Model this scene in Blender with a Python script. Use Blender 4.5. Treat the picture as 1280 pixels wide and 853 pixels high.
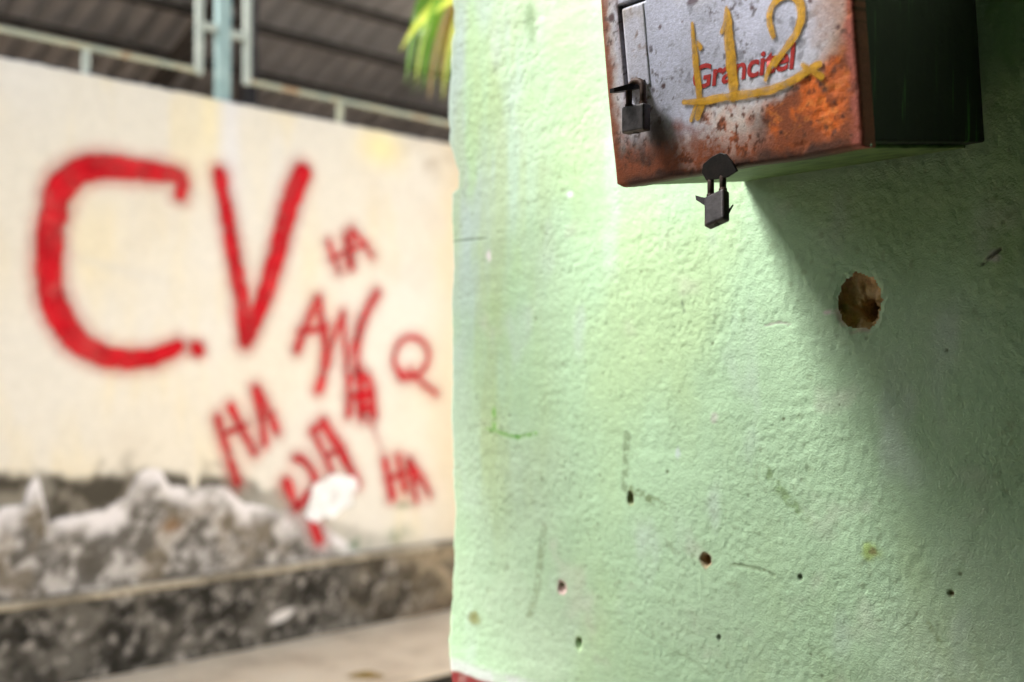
import bpy, bmesh, math, random
import numpy as np
from mathutils import Vector, Matrix

random.seed(7)
for o in list(bpy.data.objects):
    bpy.data.objects.remove(o)
scene = bpy.context.scene
col = scene.collection

# ------------------------------------------------------------------ camera
FPX, EYE, DIST = 1349.0, 1.45, 1.35          # focal length in photo pixels, eye height, metres to the green wall
CAM = np.array([0.0, -DIST, EYE])
YAW = math.atan2(1290.0, FPX)                # angle between the view and the green wall
PITCH = math.atan(43.5 / FPX)
_h = np.array([-math.cos(YAW), math.sin(YAW), 0.0])
FW = _h * math.cos(PITCH) + np.array([0, 0, math.sin(PITCH)])
RT = np.array([math.sin(YAW), math.cos(YAW), 0.0])
UP = -_h * math.sin(PITCH) + np.array([0, 0, math.cos(PITCH)])
cd = bpy.data.cameras.new('camera')
cam = bpy.data.objects.new('camera', cd)
col.objects.link(cam)
cam.matrix_world = Matrix(((RT[0], UP[0], -FW[0], CAM[0]), (RT[1], UP[1], -FW[1], CAM[1]),
                           (RT[2], UP[2], -FW[2], CAM[2]), (0, 0, 0, 1)))
cd.sensor_width = 36.0
cd.lens = FPX / 1280.0 * 36.0
cd.clip_start, cd.clip_end = 0.02, 2000.0
cd.dof.use_dof = True
cd.dof.focus_distance = 1.37
cd.dof.aperture_fstop = 2.3
scene.camera = cam

# ------------------------------------------------------------------ world, sun, exposure
SUN = Vector((-0.60, -0.58, 1.0)).normalized()      # direction towards the sun
w = bpy.data.worlds.new('World')
scene.world = w
w.use_nodes = True
nt = w.node_tree
bg = nt.nodes['Background']
sky = nt.nodes.new('ShaderNodeTexSky')
sky.sky_type = 'NISHITA'
sky.sun_disc = False
sky.sun_elevation = math.asin(SUN.z)
sky.sun_rotation = math.atan2(SUN.x, SUN.y)
sky.air_density, sky.dust_density, sky.ozone_density = 0.8, 3.0, 0.6
nt.links.new(sky.outputs[0], bg.inputs[0])
bg.inputs[1].default_value = 0.07
ld = bpy.data.lights.new('sun', 'SUN')
ld.energy = 5.0
ld.angle = math.radians(21)
ld.color = (1.0, 0.97, 0.93)
lo = bpy.data.objects.new('sun', ld)
col.objects.link(lo)
lo.rotation_euler = SUN.to_track_quat('Z', 'Y').to_euler()
lo.location = (-3, -4, 6)
scene.view_settings.view_transform = 'Standard'
scene.view_settings.look = 'None'
scene.view_settings.gamma = 1.0
scene.view_settings.exposure = 1.85
scene.cycles.max_bounces = 8
scene.cycles.use_denoising = True

# ------------------------------------------------------------------ helpers
def ray(u, v):
    return FW + RT * (u - 640) / FPX + UP * (426.5 - v) / FPX

def hit(u, v, ax, val):
    """point of an upright plane (axis ax = val) that the survey pixel u, v shows"""
    d = ray(u, v)
    return CAM + d * ((val - CAM[ax]) / d[ax])

def _hash(ix, iy, seed):
    h = (ix.astype(np.int64) * 374761393 + iy.astype(np.int64) * 668265263 + seed * 974634777) & 0xFFFFFFFF
    h = ((h ^ (h >> 13)) * 1274126177) & 0xFFFFFFFF
    h = h ^ (h >> 16)
    return (h & 0xFFFFFF) / float(0xFFFFFF)

def vnoise(x, y, seed=0):
    x = np.asarray(x, float); y = np.asarray(y, float)
    ix, iy = np.floor(x), np.floor(y)
    fx, fy = x - ix, y - iy
    fx = fx * fx * (3 - 2 * fx); fy = fy * fy * (3 - 2 * fy)
    a = _hash(ix, iy, seed); b = _hash(ix + 1, iy, seed)
    c = _hash(ix, iy + 1, seed); d = _hash(ix + 1, iy + 1, seed)
    return a + (b - a) * fx + (c - a) * fy + (a - b - c + d) * fx * fy

def fbm(x, y, scale, octaves=4, seed=0, gain=0.5):
    """noise 0..1; scale = size of its largest features in metres"""
    t = 0.0; amp = 1.0; s = 0.0
    x = np.asarray(x) / scale; y = np.asarray(y) / scale
    for k in range(octaves):
        cs, sn = math.cos(0.6 * k + seed), math.sin(0.6 * k + seed)
        t = t + amp * vnoise(x * cs - y * sn + 17.3 * k, x * sn + y * cs - 9.1 * k, seed * 31 + k)
        s += amp; amp *= gain; x = x * 2.03; y = y * 2.03
    return t / s

def sstep(a, b, x):
    t = np.clip((x - a) / (b - a), 0, 1)
    return t * t * (3 - 2 * t)

def mix(a, b, t):
    t = np.asarray(t)[..., None]
    return a * (1 - t) + b * t

def rgb(*c):
    return np.array(c, float)

def chaikin(p, n=2):
    p = np.asarray(p, float)
    for _ in range(n):
        q = [p[0]]
        for a, b in zip(p[:-1], p[1:]):
            q += [a * .75 + b * .25, a * .25 + b * .75]
        q.append(p[-1]); p = np.array(q)
    return p

def link(name, me, m=None, parent=None):
    o = bpy.data.objects.new(name, me)
    col.objects.link(o)
    if m is not None and me is not None:
        me.materials.append(m)
    if parent is not None:
        o.parent = parent
    return o

def tag(o, label=None, cat=None, group=None, kind=None):
    for k, v in (('label', label), ('category', cat), ('group', group), ('kind', kind)):
        if v:
            o[k] = v
    return o

def empty(name, loc, label, cat, group=None):
    o = bpy.data.objects.new(name, None)
    col.objects.link(o)
    o.location = loc
    o.empty_display_size = 0.1
    return tag(o, label, cat, group)

def keep(o, parent):
    """parent without moving (parents here are unrotated empties)"""
    o.parent = parent
    o.matrix_parent_inverse = Matrix.Translation(-Vector(parent.location))
    return o

def grid_mesh(name, P, colour=None, facemask=None, flip=False):
    nr, nc = P.shape[:2]
    idx = np.arange(nr * nc).reshape(nr, nc)
    q = np.stack([idx[:-1, :-1], idx[:-1, 1:], idx[1:, 1:], idx[1:, :-1]], -1).reshape(-1, 4)
    if facemask is not None:
        q = q[facemask.reshape(-1)]
    if flip:
        q = q[:, ::-1]
    V = P.reshape(-1, 3)
    C = None if colour is None else colour.reshape(-1, colour.shape[-1])
    if facemask is not None:
        used = np.unique(q)
        remap = np.zeros(len(V), np.int64); remap[used] = np.arange(len(used))
        V = V[used]; q = remap[q]
        C = None if C is None else C[used]
    me = bpy.data.meshes.new(name)
    me.vertices.add(len(V)); me.vertices.foreach_set('co', V.astype(np.float32).ravel())
    me.loops.add(q.size); me.loops.foreach_set('vertex_index', q.astype(np.int32).ravel())
    me.polygons.add(len(q))
    me.polygons.foreach_set('loop_start', np.arange(0, q.size, 4, dtype=np.int32))
    me.polygons.foreach_set('use_smooth', np.ones(len(q), dtype=bool))
    me.update(calc_edges=True)
    if C is not None:
        if C.shape[1] == 3:
            C = np.concatenate([C, np.ones((len(C), 1))], 1)
        a = me.color_attributes.new('col', 'FLOAT_COLOR', 'POINT')
        a.data.foreach_set('color', C.astype(np.float32).ravel())
    return me

def bm_mesh(name, bm, smooth=False, bevel=0.0, seg=2):
    if bevel > 0:
        bmesh.ops.bevel(bm, geom=list(bm.edges), offset=bevel, segments=seg, affect='EDGES', profile=0.5)
    bmesh.ops.recalc_face_normals(bm, faces=list(bm.faces))
    me = bpy.data.meshes.new(name)
    bm.to_mesh(me); bm.free()
    if smooth:
        me.polygons.foreach_set('use_smooth', [True] * len(me.polygons))
    return me

def add_box(bm, lo_, hi_):
    lo_, hi_ = Vector(lo_), Vector(hi_)
    v = [bm.verts.new((x, y, z)) for x in (lo_.x, hi_.x) for y in (lo_.y, hi_.y) for z in (lo_.z, hi_.z)]
    for f in ((0, 1, 3, 2), (4, 6, 7, 5), (0, 4, 5, 1), (2, 3, 7, 6), (0, 2, 6, 4), (1, 5, 7, 3)):
        bm.faces.new([v[i] for i in f])

def box_mesh(name, lo_, hi_, bevel=0.0):
    bm = bmesh.new(); add_box(bm, lo_, hi_)
    return bm_mesh(name, bm, bevel=bevel)

def add_tube(bm, pts, r, seg=12, cap=True):
    pts = [Vector(p) for p in pts]
    rs = r if hasattr(r, '__len__') else [r] * len(pts)
    rings = []
    prev = None
    for i, p in enumerate(pts):
        t = (pts[min(i + 1, len(pts) - 1)] - pts[max(i - 1, 0)]).normalized()
        if prev is None:
            n = t.cross(Vector((0, 0, 1)))
            if n.length < 1e-3:
                n = t.cross(Vector((1, 0, 0)))
        else:
            n = prev - t * prev.dot(t)
        n.normalize(); prev = n
        b = t.cross(n)
        rings.append([bm.verts.new(p + (n * math.cos(2 * math.pi * k / seg) + b * math.sin(2 * math.pi * k / seg)) * rs[i]) for k in range(seg)])
    for a, b in zip(rings[:-1], rings[1:]):
        for k in range(seg):
            bm.faces.new((a[k], a[(k + 1) % seg], b[(k + 1) % seg], b[k]))
    if cap:
        bm.faces.new(rings[0][::-1]); bm.faces.new(rings[-1])

# ------------------------------------------------------------------ materials
def new_mat(name):
    m = bpy.data.materials.new(name)
    m.use_nodes = True
    t = m.node_tree
    return m, t, t.nodes['Principled BSDF']

def noise_node(t, scale, detail=4, rough=0.55, stretch=None):
    co = t.nodes.new('ShaderNodeTexCoord')
    n = t.nodes.new('ShaderNodeTexNoise')
    n.inputs['Scale'].default_value = scale
    n.inputs['Detail'].default_value = detail
    n.inputs['Roughness'].default_value = rough
    if stretch:
        mp = t.nodes.new('ShaderNodeMapping')
        mp.inputs['Scale'].default_value = stretch
        t.links.new(co.outputs['Object'], mp.inputs[0]); t.links.new(mp.outputs[0], n.inputs['Vector'])
    else:
        t.links.new(co.outputs['Object'], n.inputs['Vector'])
    return n

def ramp(t, src, stops):
    r = t.nodes.new('ShaderNodeValToRGB')
    e = r.color_ramp.elements
    while len(e) < len(stops):
        e.new(0.5)
    for k, (p, c) in enumerate(stops):
        e[k].position = p
        e[k].color = (c, c, c, 1) if not hasattr(c, '__len__') else (*c, 1)
    t.links.new(src, r.inputs[0])
    return r

def mult(t, a, b, fac=1.0):
    n = t.nodes.new('ShaderNodeMix')
    n.data_type = 'RGBA'; n.blend_type = 'MULTIPLY'
    n.inputs[0].default_value = fac
    t.links.new(a, n.inputs[6]); t.links.new(b, n.inputs[7])
    return n.outputs[2]

def add_bump(t, p, src, dist, strength=1.0):
    b = t.nodes.new('ShaderNodeBump')
    b.inputs['Distance'].default_value = dist
    b.inputs['Strength'].default_value = strength
    t.links.new(src, b.inputs['Height'])
    t.links.new(b.outputs[0], p.inputs['Normal'])

def attr_mat(name, rough=0.8, nscale=60, lo_=0.88, hi_=1.08, bump=0.0, bscale=300, spec=0.3, alpha=False, wear=None, metal=0.0):
    """colour from the mesh's own paint layer, broken up by node noise"""
    m, t, p = new_mat(name)
    a = t.nodes.new('ShaderNodeAttribute'); a.attribute_name = 'col'
    n = noise_node(t, nscale, 6, 0.6)
    r = ramp(t, n.outputs[0], [(0.3, lo_), (0.7, hi_)])
    t.links.new(mult(t, a.outputs['Color'], r.outputs[0]), p.inputs['Base Color'])
    p.inputs['Roughness'].default_value = rough
    p.inputs['Specular IOR Level'].default_value = spec
    p.inputs['Metallic'].default_value = metal
    if bump:
        add_bump(t, p, noise_node(t, bscale, 3).outputs[0], bump)
    if alpha:
        src = a.outputs['Alpha']
        if wear:
            wn = noise_node(t, wear[0], 5, 0.65)
            wr = ramp(t, wn.outputs[0], [(wear[1], wear[3]), (wear[2], 1.0)])
            mm = t.nodes.new('ShaderNodeMath'); mm.operation = 'MULTIPLY'
            t.links.new(src, mm.inputs[0]); t.links.new(wr.outputs[0], mm.inputs[1])
            src = mm.outputs[0]
        t.links.new(src, p.inputs['Alpha'])
    return m

def noise_mat(name, stops, scale, rough=0.8, bump=0.0, bscale=None, spec=0.3, metal=0.0, detail=6, stretch=None):
    m, t, p = new_mat(name)
    n = noise_node(t, scale, detail, 0.6, stretch)
    r = ramp(t, n.outputs[0], stops)
    t.links.new(r.outputs[0], p.inputs['Base Color'])
    p.inputs['Roughness'].default_value = rough
    p.inputs['Specular IOR Level'].default_value = spec
    p.inputs['Metallic'].default_value = metal
    if bump:
        add_bump(t, p, noise_node(t, bscale or scale * 3, 4).outputs[0], bump)
    return m

M_GREEN = attr_mat('green_limewash', 0.75, 90, 0.93, 1.05, 0.0012, 380, 0.15)
M_HOLE = noise_mat('broken_brick', [(0.3, (0.34, 0.20, 0.09)), (0.48, (0.64, 0.42, 0.21)), (0.7, (0.76, 0.57, 0.34))], 45, 0.95, 0.004, 160)
M_PIT = noise_mat('pit_earth', [(0.35, (0.03, 0.018, 0.01)), (0.7, (0.16, 0.075, 0.03))], 120, 0.95, 0.001, 300)
M_CREAM = attr_mat('cream_plaster', 0.85, 22, 0.95, 1.04, 0.002, 45, 0.1)
M_PLINTH = attr_mat('mouldy_plinth', 0.9, 30, 0.75, 1.2, 0.006, 50, 0.2)
M_SPRAY = attr_mat('red_spray_paint', 0.9, 9, 0.75, 1.15, 0.0, 60, 0.05, alpha=True, wear=(6, 0.3, 0.6, 0.68))
M_WHITE = attr_mat('white_paint', 0.7, 30, 0.92, 1.04, 0.002, 80, 0.3, alpha=True)
M_RUST = attr_mat('rusty_painted_steel', 0.62, 260, 0.8, 1.15, 0.0006, 420, 0.35)
M_YELLOW = attr_mat('yellow_brush_paint', 0.45, 90, 0.85, 1.1, 0.0006, 200, 0.45, alpha=True, wear=(90, 0.30, 0.52, 0.62))
M_PRINT = noise_mat('red_print', [(0.35, (0.30, 0.018, 0.016)), (0.6, (0.46, 0.028, 0.026))], 200, 0.6)
M_CASE = noise_mat('grimy_shaded_green_steel', [(0.45, (0.003, 0.004, 0.002)), (0.58, (0.006, 0.010, 0.004)), (0.66, (0.05, 0.15, 0.03)), (0.8, (0.12, 0.32, 0.06))],
                   26, 0.55, 0.0006, 120, 0.4, stretch=(2.2, 2.2, 0.16))  # grime and green streaks, with the side's shade darkened into the base colour
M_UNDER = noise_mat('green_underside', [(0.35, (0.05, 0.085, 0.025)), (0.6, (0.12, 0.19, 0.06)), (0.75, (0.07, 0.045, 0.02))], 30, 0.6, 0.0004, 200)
M_LOCK = noise_mat('weathered_lock_steel', [(0.3, (0.028, 0.023, 0.023)), (0.55, (0.062, 0.056, 0.059)), (0.72, (0.085, 0.05, 0.035))], 90, 0.5, 0.0004, 300, 0.5, 0.35)
M_SHACKLE = noise_mat('rusty_shackle', [(0.3, (0.022, 0.013, 0.011)), (0.6, (0.085, 0.045, 0.032))], 120, 0.6, 0.0004, 300, 0.5, 0.3)
M_HASP = noise_mat('black_hasp_steel', [(0.3, (0.004, 0.0035, 0.003)), (0.7, (0.014, 0.009, 0.007))], 90, 0.55, 0.0003, 300, 0.4, 0.2)
M_POST = noise_mat('pale_green_steel', [(0.3, (0.22, 0.33, 0.33)), (0.65, (0.34, 0.46, 0.45)), (0.8, (0.28, 0.26, 0.2))], 9, 0.5, 0.0, 30)
M_UPR = noise_mat('chalky_grey_green_steel', [(0.3, (0.36, 0.41, 0.37)), (0.7, (0.46, 0.50, 0.45))], 9, 0.6)
M_RAIL = noise_mat('weathered_rail_steel', [(0.35, (0.30, 0.34, 0.28)), (0.55, (0.42, 0.42, 0.31)), (0.68, (0.32, 0.15, 0.06))], 7, 0.6)
M_SHEET = noise_mat('fibre_cement_sheet', [(0.3, (0.23, 0.215, 0.215)), (0.7, (0.40, 0.375, 0.37))], 1.6, 0.9, 0.004, 40)
M_TIMBER = noise_mat('dark_purlin_timber', [(0.3, (0.03, 0.026, 0.024)), (0.7, (0.08, 0.068, 0.06))], 8, 0.9)
M_FLASH = noise_mat('dark_flashing', [(0.3, (0.012, 0.012, 0.014)), (0.7, (0.04, 0.04, 0.045))], 10, 0.7)
M_PAVE = noise_mat('pale_concrete', [(0.3, (0.52, 0.42, 0.30)), (0.5, (0.74, 0.63, 0.47)), (0.7, (0.79, 0.69, 0.53))], 2.4, 0.9, 0.002, 80)
M_ASPH = noise_mat('unseen_dark_asphalt', [(0.3, (0.035, 0.034, 0.032)), (0.7, (0.07, 0.067, 0.062))], 6, 0.9, 0.004, 90)  # for ground out of view, dark to limit bounced light
M_DRAIN = noise_mat('wet_black_drain', [(0.3, (0.008, 0.008, 0.007)), (0.7, (0.03, 0.028, 0.022))], 12, 0.5, 0.004, 40)
M_EARTH = noise_mat('bare_earth', [(0.3, (0.16, 0.12, 0.08)), (0.7, (0.28, 0.21, 0.14))], 3, 0.95, 0.01, 30)
M_TRUNK = noise_mat('palm_bark', [(0.3, (0.08, 0.055, 0.035)), (0.7, (0.20, 0.15, 0.10))], 20, 0.95, 0.01, 50)
M_HOUSE = noise_mat('grey_render', [(0.3, (0.16, 0.14, 0.115)), (0.7, (0.24, 0.21, 0.175))], 1.5, 0.9, 0.004, 30)
M_BLOCKER = noise_mat('light_blocker_green', [(0.3, (0.045, 0.10, 0.015)), (0.7, (0.07, 0.145, 0.025))], 1.5, 0.85, 0.004, 30)  # dark green for the added light blockers
M_BOUNCE = noise_mat('bounce_white', [(0.3, (0.70, 0.70, 0.66)), (0.7, (0.80, 0.80, 0.76))], 1.2, 0.9, 0.003, 30)  # white for unseen faces added to bounce sunlight
M_WOOD = noise_mat('dark_door_wood', [(0.3, (0.05, 0.028, 0.014)), (0.7, (0.10, 0.055, 0.03))], 10, 0.6, stretch=(6, 6, 0.6))
M_GLASS = noise_mat('dark_window_glass', [(0.3, (0.015, 0.02, 0.022)), (0.7, (0.03, 0.035, 0.04))], 2, 0.08, spec=0.6)

def leaf_mat(name, c1, c2):
    m, t, p = new_mat(name)
    n = noise_node(t, 9, 3)
    r = ramp(t, n.outputs[0], [(0.3, c1), (0.7, c2)])
    t.links.new(r.outputs[0], p.inputs['Base Color'])
    p.inputs['Roughness'].default_value = 0.45
    tr = t.nodes.new('ShaderNodeBsdfTranslucent')
    t.links.new(r.outputs[0], tr.inputs[0])
    mx = t.nodes.new('ShaderNodeMixShader'); mx.inputs[0].default_value = 0.35
    t.links.new(p.outputs[0], mx.inputs[1]); t.links.new(tr.outputs[0], mx.inputs[2])
    t.links.new(mx.outputs[0], t.nodes['Material Output'].inputs[0])
    return m
M_LEAF = leaf_mat('palm_leaf_green', (0.05, 0.13, 0.012), (0.13, 0.26, 0.03))
M_LEAFY = leaf_mat('palm_leaf_yellow', (0.34, 0.41, 0.05), (0.50, 0.54, 0.11))
M_LEAFD = leaf_mat('palm_leaf_dry', (0.30, 0.20, 0.04), (0.42, 0.30, 0.08))

# ------------------------------------------------------------------ the ground
def slab(name, lo_, hi_, m, kind='structure', bevel=0.0):
    return tag(link(name, box_mesh(name, lo_, hi_, bevel), m), kind=kind)

BGX = -5.2                                    # plane of the wall with the graffiti
PLX = BGX + 0.06                              # face of its plinth
DRAIN0, DRAIN1 = -4.06, -3.70
slab('ground', (-60, -60, -0.9), (60, 60, -0.45), M_EARTH)
slab('ground_behind_wall', (-16, -14, -0.448), (BGX - 0.3, 16, -0.03), M_EARTH)
slab('pavement', (BGX - 0.28, -0.9, -0.44), (DRAIN0, 16, 0.0), M_PAVE)
slab('unseen_dark_ground', (BGX - 0.28, -14, -0.44), (DRAIN0, -0.902, -0.006), M_ASPH)  # out of view; ground made dark to cut bounce light
slab('street_paving', (DRAIN1, -0.9, -0.44), (-1.62, 16, -0.004), M_PAVE)
slab('unseen_dark_road', (DRAIN1, -14, -0.44), (-1.62, -0.902, -0.008), M_ASPH)  # unseen ground kept dark so less light bounces onto the green wall
slab('alley_floor', (-1.618, -14, -0.44), (9, 16, -0.010), M_ASPH)  # unseen floor darkened to lower fill light on the green wall
slab('drain_channel', (DRAIN0 + 0.002, -14, -0.444), (DRAIN1 - 0.002, 16, -0.36), M_DRAIN)
slab('drain_side', (DRAIN0 + 0.002, -14, -0.358), (DRAIN0 + 0.02, 16, -0.005), M_DRAIN)

# ------------------------------------------------------------------ the green wall
EDGE_PX = [(-80, 563), (0, 563), (40, 566), (47, 563), (60, 562), (100, 560), (150, 556), (175, 558), (200, 566), (215, 571), (235, 571),
           (243, 562), (280, 563), (330, 565), (370, 562), (420, 563), (480, 562), (520, 560), (600, 563), (640, 566), (700, 566),
           (755, 563), (785, 559), (800, 558), (820, 560), (853, 563), (950, 563)]
ep = np.array([hit(u, v, 1, 0.0) for v, u in EDGE_PX])
XE = hit(562, 426, 1, 0.0)[0]
ez, ex = ep[::-1, 2], ep[::-1, 0] - XE
XR = 1.5
fine = 0.0022
xs = np.concatenate([np.arange(XE + 0.013, -0.47, fine), np.linspace(-0.465, XR, 40)])
# (x, y) path of a horizontal section: end face, rounded arris, front face
path = [(XE, 0.26), (XE, 0.2), (XE, 0.14), (XE, 0.08), (XE, 0.05), (XE, 0.03), (XE, 0.02)]
for k in range(1, 8):
    a = math.pi / 2 * k / 8
    path.append((XE + 0.013 * (1 - math.cos(a)), 0.013 * (1 - math.sin(a))))
px_ = np.array([p[0] for p in path] + list(xs)); py_ = np.array([p[1] for p in path] + [0.0] * len(xs))
zs = np.concatenate([np.linspace(0.0, 0.83, 18), np.arange(0.835, 2.225, fine), np.linspace(2.24, 3.4, 20)])
X, Z = np.meshgrid(px_, zs); Y0 = np.tile(py_, (len(zs), 1))
S = X - Y0                                    # runs on round the arris

def G(u, v):
    p = hit(u, v, 1, 0.0)
    return p[0], p[2]

def seg_dist(x, z, pts):
    d = np.full(np.shape(x), 1e9)
    for (ax, az), (bx, bz) in zip(pts[:-1], pts[1:]):
        dx, dz = bx - ax, bz - az
        L = dx * dx + dz * dz + 1e-12
        t = np.clip(((x - ax) * dx + (z - az) * dz) / L, 0, 1)
        d = np.minimum(d, np.hypot(x - ax - t * dx, z - az - t * dz))
    return d

H = (fbm(S, Z, 0.45, 2, 1) - 0.5) * 0.010 + (fbm(S, Z, 0.11, 3, 2) - 0.5) * 0.0034 + (fbm(S * 0.3, Z * 1.5, 0.03, 3, 15) - 0.5) * 0.0010
stip = fbm(S * 1.0, Z * 0.9, 0.0072, 2, 3, 0.62)
patchy = sstep(0.3, 0.7, fbm(S, Z, 0.13, 3, 4))
H += (stip - 0.5) * (0.0007 + 0.0010 * patchy)
dimple = fbm(S, Z, 0.013, 2, 5)
H -= sstep(0.76, 0.95, dimple) * 0.0006
fleck = sstep(0.80, 0.88, fbm(S, Z, 0.010, 2, 6, 0.4)) * sstep(0.45, 0.75, fbm(S, Z, 0.22, 2, 16))
H -= fleck * 0.0004
GREEN = rgb(0.38, 0.55, 0.365)
C = np.ones(X.shape + (3,)) * GREEN
C = mix(C, rgb(0.43, 0.535, 0.41), sstep(0.45, 0.75, fbm(S, Z, 0.35, 4, 7)) * 0.55)
C = mix(C, rgb(0.38, 0.51, 0.27), sstep(0.5, 0.8, fbm(S * 1.6, Z * 0.7, 0.28, 4, 8)) * 0.55)
# chalky bluish wash beside the arris
bl = np.exp(-((X - XE) / 0.22) ** 2) * sstep(-0.2, 0.3, Z - EYE)
C = mix(C, rgb(0.39, 0.49, 0.46), bl * sstep(0.3, 0.65, fbm(S * 2.4, Z * 0.7, 0.16, 4, 9)) * 1.0)
# yellowish wet runs in the left half
yx = np.exp(-((X - G(610, 450)[0]) / 0.16) ** 2)
C = mix(C, rgb(0.37, 0.46, 0.21), yx * sstep(0.42, 0.75, fbm(S * 6, Z * 0.8, 0.3, 4, 10)) * sstep(-0.45, -0.1, Z - EYE) * 0.5)
C = mix(C, rgb(0.52, 0.58, 0.61), sstep(0.60, 0.9, fbm(S * 1.3, Z * 0.6, 0.09, 3, 11)) * 0.35)
C = mix(C, rgb(0.54, 0.48, 0.47), sstep(0.66, 0.95, fbm(S, Z, 0.07, 3, 12)) * 0.3)
C = mix(C, rgb(0.23, 0.31, 0.15), sstep(0.55, 0.9, fbm(S, Z, 0.2, 5, 13)) * 0.3)
C = mix(C, rgb(0.16, 0.20, 0.10), sstep(0.72, 0.86, fbm(S, Z, 0.012, 2, 14)) * sstep(0.4, 0.7, patchy) * 0.3)
C = mix(C, rgb(0.14, 0.19, 0.10), fleck * 0.35)

def blob(u, v, r, c, amt, elong=1.0, seed=50, soft=0.5):
    global C
    x0, z0 = G(u, v)
    d = np.hypot(X - x0, (Z - z0) / elong) / r + (fbm(S, Z, r * 0.8, 3, seed) - 0.5) * 0.9
    C = mix(C, rgb(*c), sstep(1.0, soft * 0.6, d) * amt)

def scuff(pts, width, c, amt, depth=0.0, seed=60, brk=0.45):
    global C, H
    q = [G(*p) for p in pts]
    d = seg_dist(X, Z, q)
    m_ = sstep(width, width * 0.3, d) * sstep(brk - 0.16, brk + 0.2, fbm(S, Z, 0.009, 3, seed, 0.65))
    C = mix(C, rgb(*c), m_ * amt)
    H = H - depth * sstep(width, 0, d)

blob(592, 772, 0.022, (0.20, 0.20, 0.06), 0.8, 0.8, 51)
blob(1090, 690, 0.020, (0.30, 0.42, 0.10), 0.75, 0.9, 52)
blob(1090, 690, 0.009, (0.22, 0.17, 0.09), 0.7, 0.8, 53)
blob(644, 546, 0.008, (0.08, 0.28, 0.03), 0.9, 0.8, 54)
blob(895, 523, 0.009, (0.50, 0.44, 0.46), 0.5, 1.6, 55)
blob(612, 320, 0.010, (0.66, 0.60, 0.62), 0.8, 1.5, 56)
blob(848, 567, 0.007, (0.50, 0.56, 0.62), 0.55, 2.0, 57)
blob(712, 243, 0.012, (0.74, 0.80, 0.86), 0.7, 0.7, 58)
blob(665, 25, 0.02, (0.10, 0.17, 0.07), 0.5, 2.6, 59)
blob(1240, 322, 0.012, (0.55, 0.55, 0.55), 0.9, 0.9, 61)
scuff([(616, 512), (617, 535)], 0.008, (0.20, 0.46, 0.10), 0.8, 0, 62, 0.35)
scuff([(608, 537), (645, 547), (668, 542)], 0.006, (0.16, 0.38, 0.08), 0.7, 0, 63, 0.4)
scuff([(784, 545), (780, 612)], 0.011, (0.17, 0.23, 0.13), 0.7, 0, 64, 0.40)
scuff([(790, 612), (815, 625), (832, 632)], 0.010, (0.15, 0.20, 0.09), 0.8, 0, 65, 0.40)
scuff([(677, 660), (670, 735), (660, 770)], 0.013, (0.22, 0.28, 0.16), 0.55, 0, 66, 0.44)
scuff([(800, 790), (870, 830), (895, 853)], 0.004, (0.26, 0.36, 0.22), 0.3, 0.0003, 67, 0.2)
scuff([(960, 590), (985, 625), (1010, 650)], 0.012, (0.18, 0.28, 0.12), 0.7, 0, 68, 0.46)
scuff([(918, 706), (950, 712), (968, 720)], 0.004, (0.22, 0.30, 0.18), 0.7, 0.0012, 69, 0.35)
scuff([(1280, 600), (1235, 640), (1190, 735), (1165, 755)], 0.006, (0.24, 0.36, 0.22), 0.22, 0.0003, 70, 0.25)
scuff([(1085, 840), (1130, 785), (1150, 770)], 0.004, (0.26, 0.38, 0.24), 0.2, 0.0003, 71, 0.2)
scuff([(1175, 800), (1230, 820), (1280, 806)], 0.005, (0.26, 0.40, 0.25), 0.2, 0.0003, 72, 0.2)
scuff([(1160, 780), (1175, 805)], 0.006, (0.20, 0.26, 0.13), 0.6, 0.0003, 73, 0.45)
scuff([(566, 302), (610, 298)], 0.0022, (0.10, 0.14, 0.09), 0.9, 0.0012, 74, 0.2)
scuff([(958, 407), (975, 403), (988, 405)], 0.0025, (0.30, 0.30, 0.26), 0.9, 0.001, 75, 0.3)
scuff([(855, 378), (858, 392)], 0.0025, (0.18, 0.24, 0.16), 0.9, 0.001, 76, 0.3)
scuff([(1228, 330), (1250, 312)], 0.004, (0.06, 0.06, 0.05), 0.9, 0.002, 77, 0.35)
scuff([(1040, 335), (1052, 390)], 0.004, (0.45, 0.42, 0.34), 0.0, 0, 78, 0.4)
scuff([(1033, 391), (1052, 389)], 0.0045, (0.66, 0.62, 0.60), 0.9, 0.0006, 79, 0.3)
for k in range(34):                            # stray dark specks
    u, v = random.uniform(580, 1270), random.uniform(250, 850)
    x0, z0 = G(u, v)
    d = np.hypot(X - x0, Z - z0); r = random.uniform(0.0018, 0.0042)
    mk = sstep(r, r * 0.4, d)
    C = mix(C, rgb(0.09, 0.11, 0.05), mk * random.uniform(0.4, 0.9)); H -= mk * 0.0007

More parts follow.
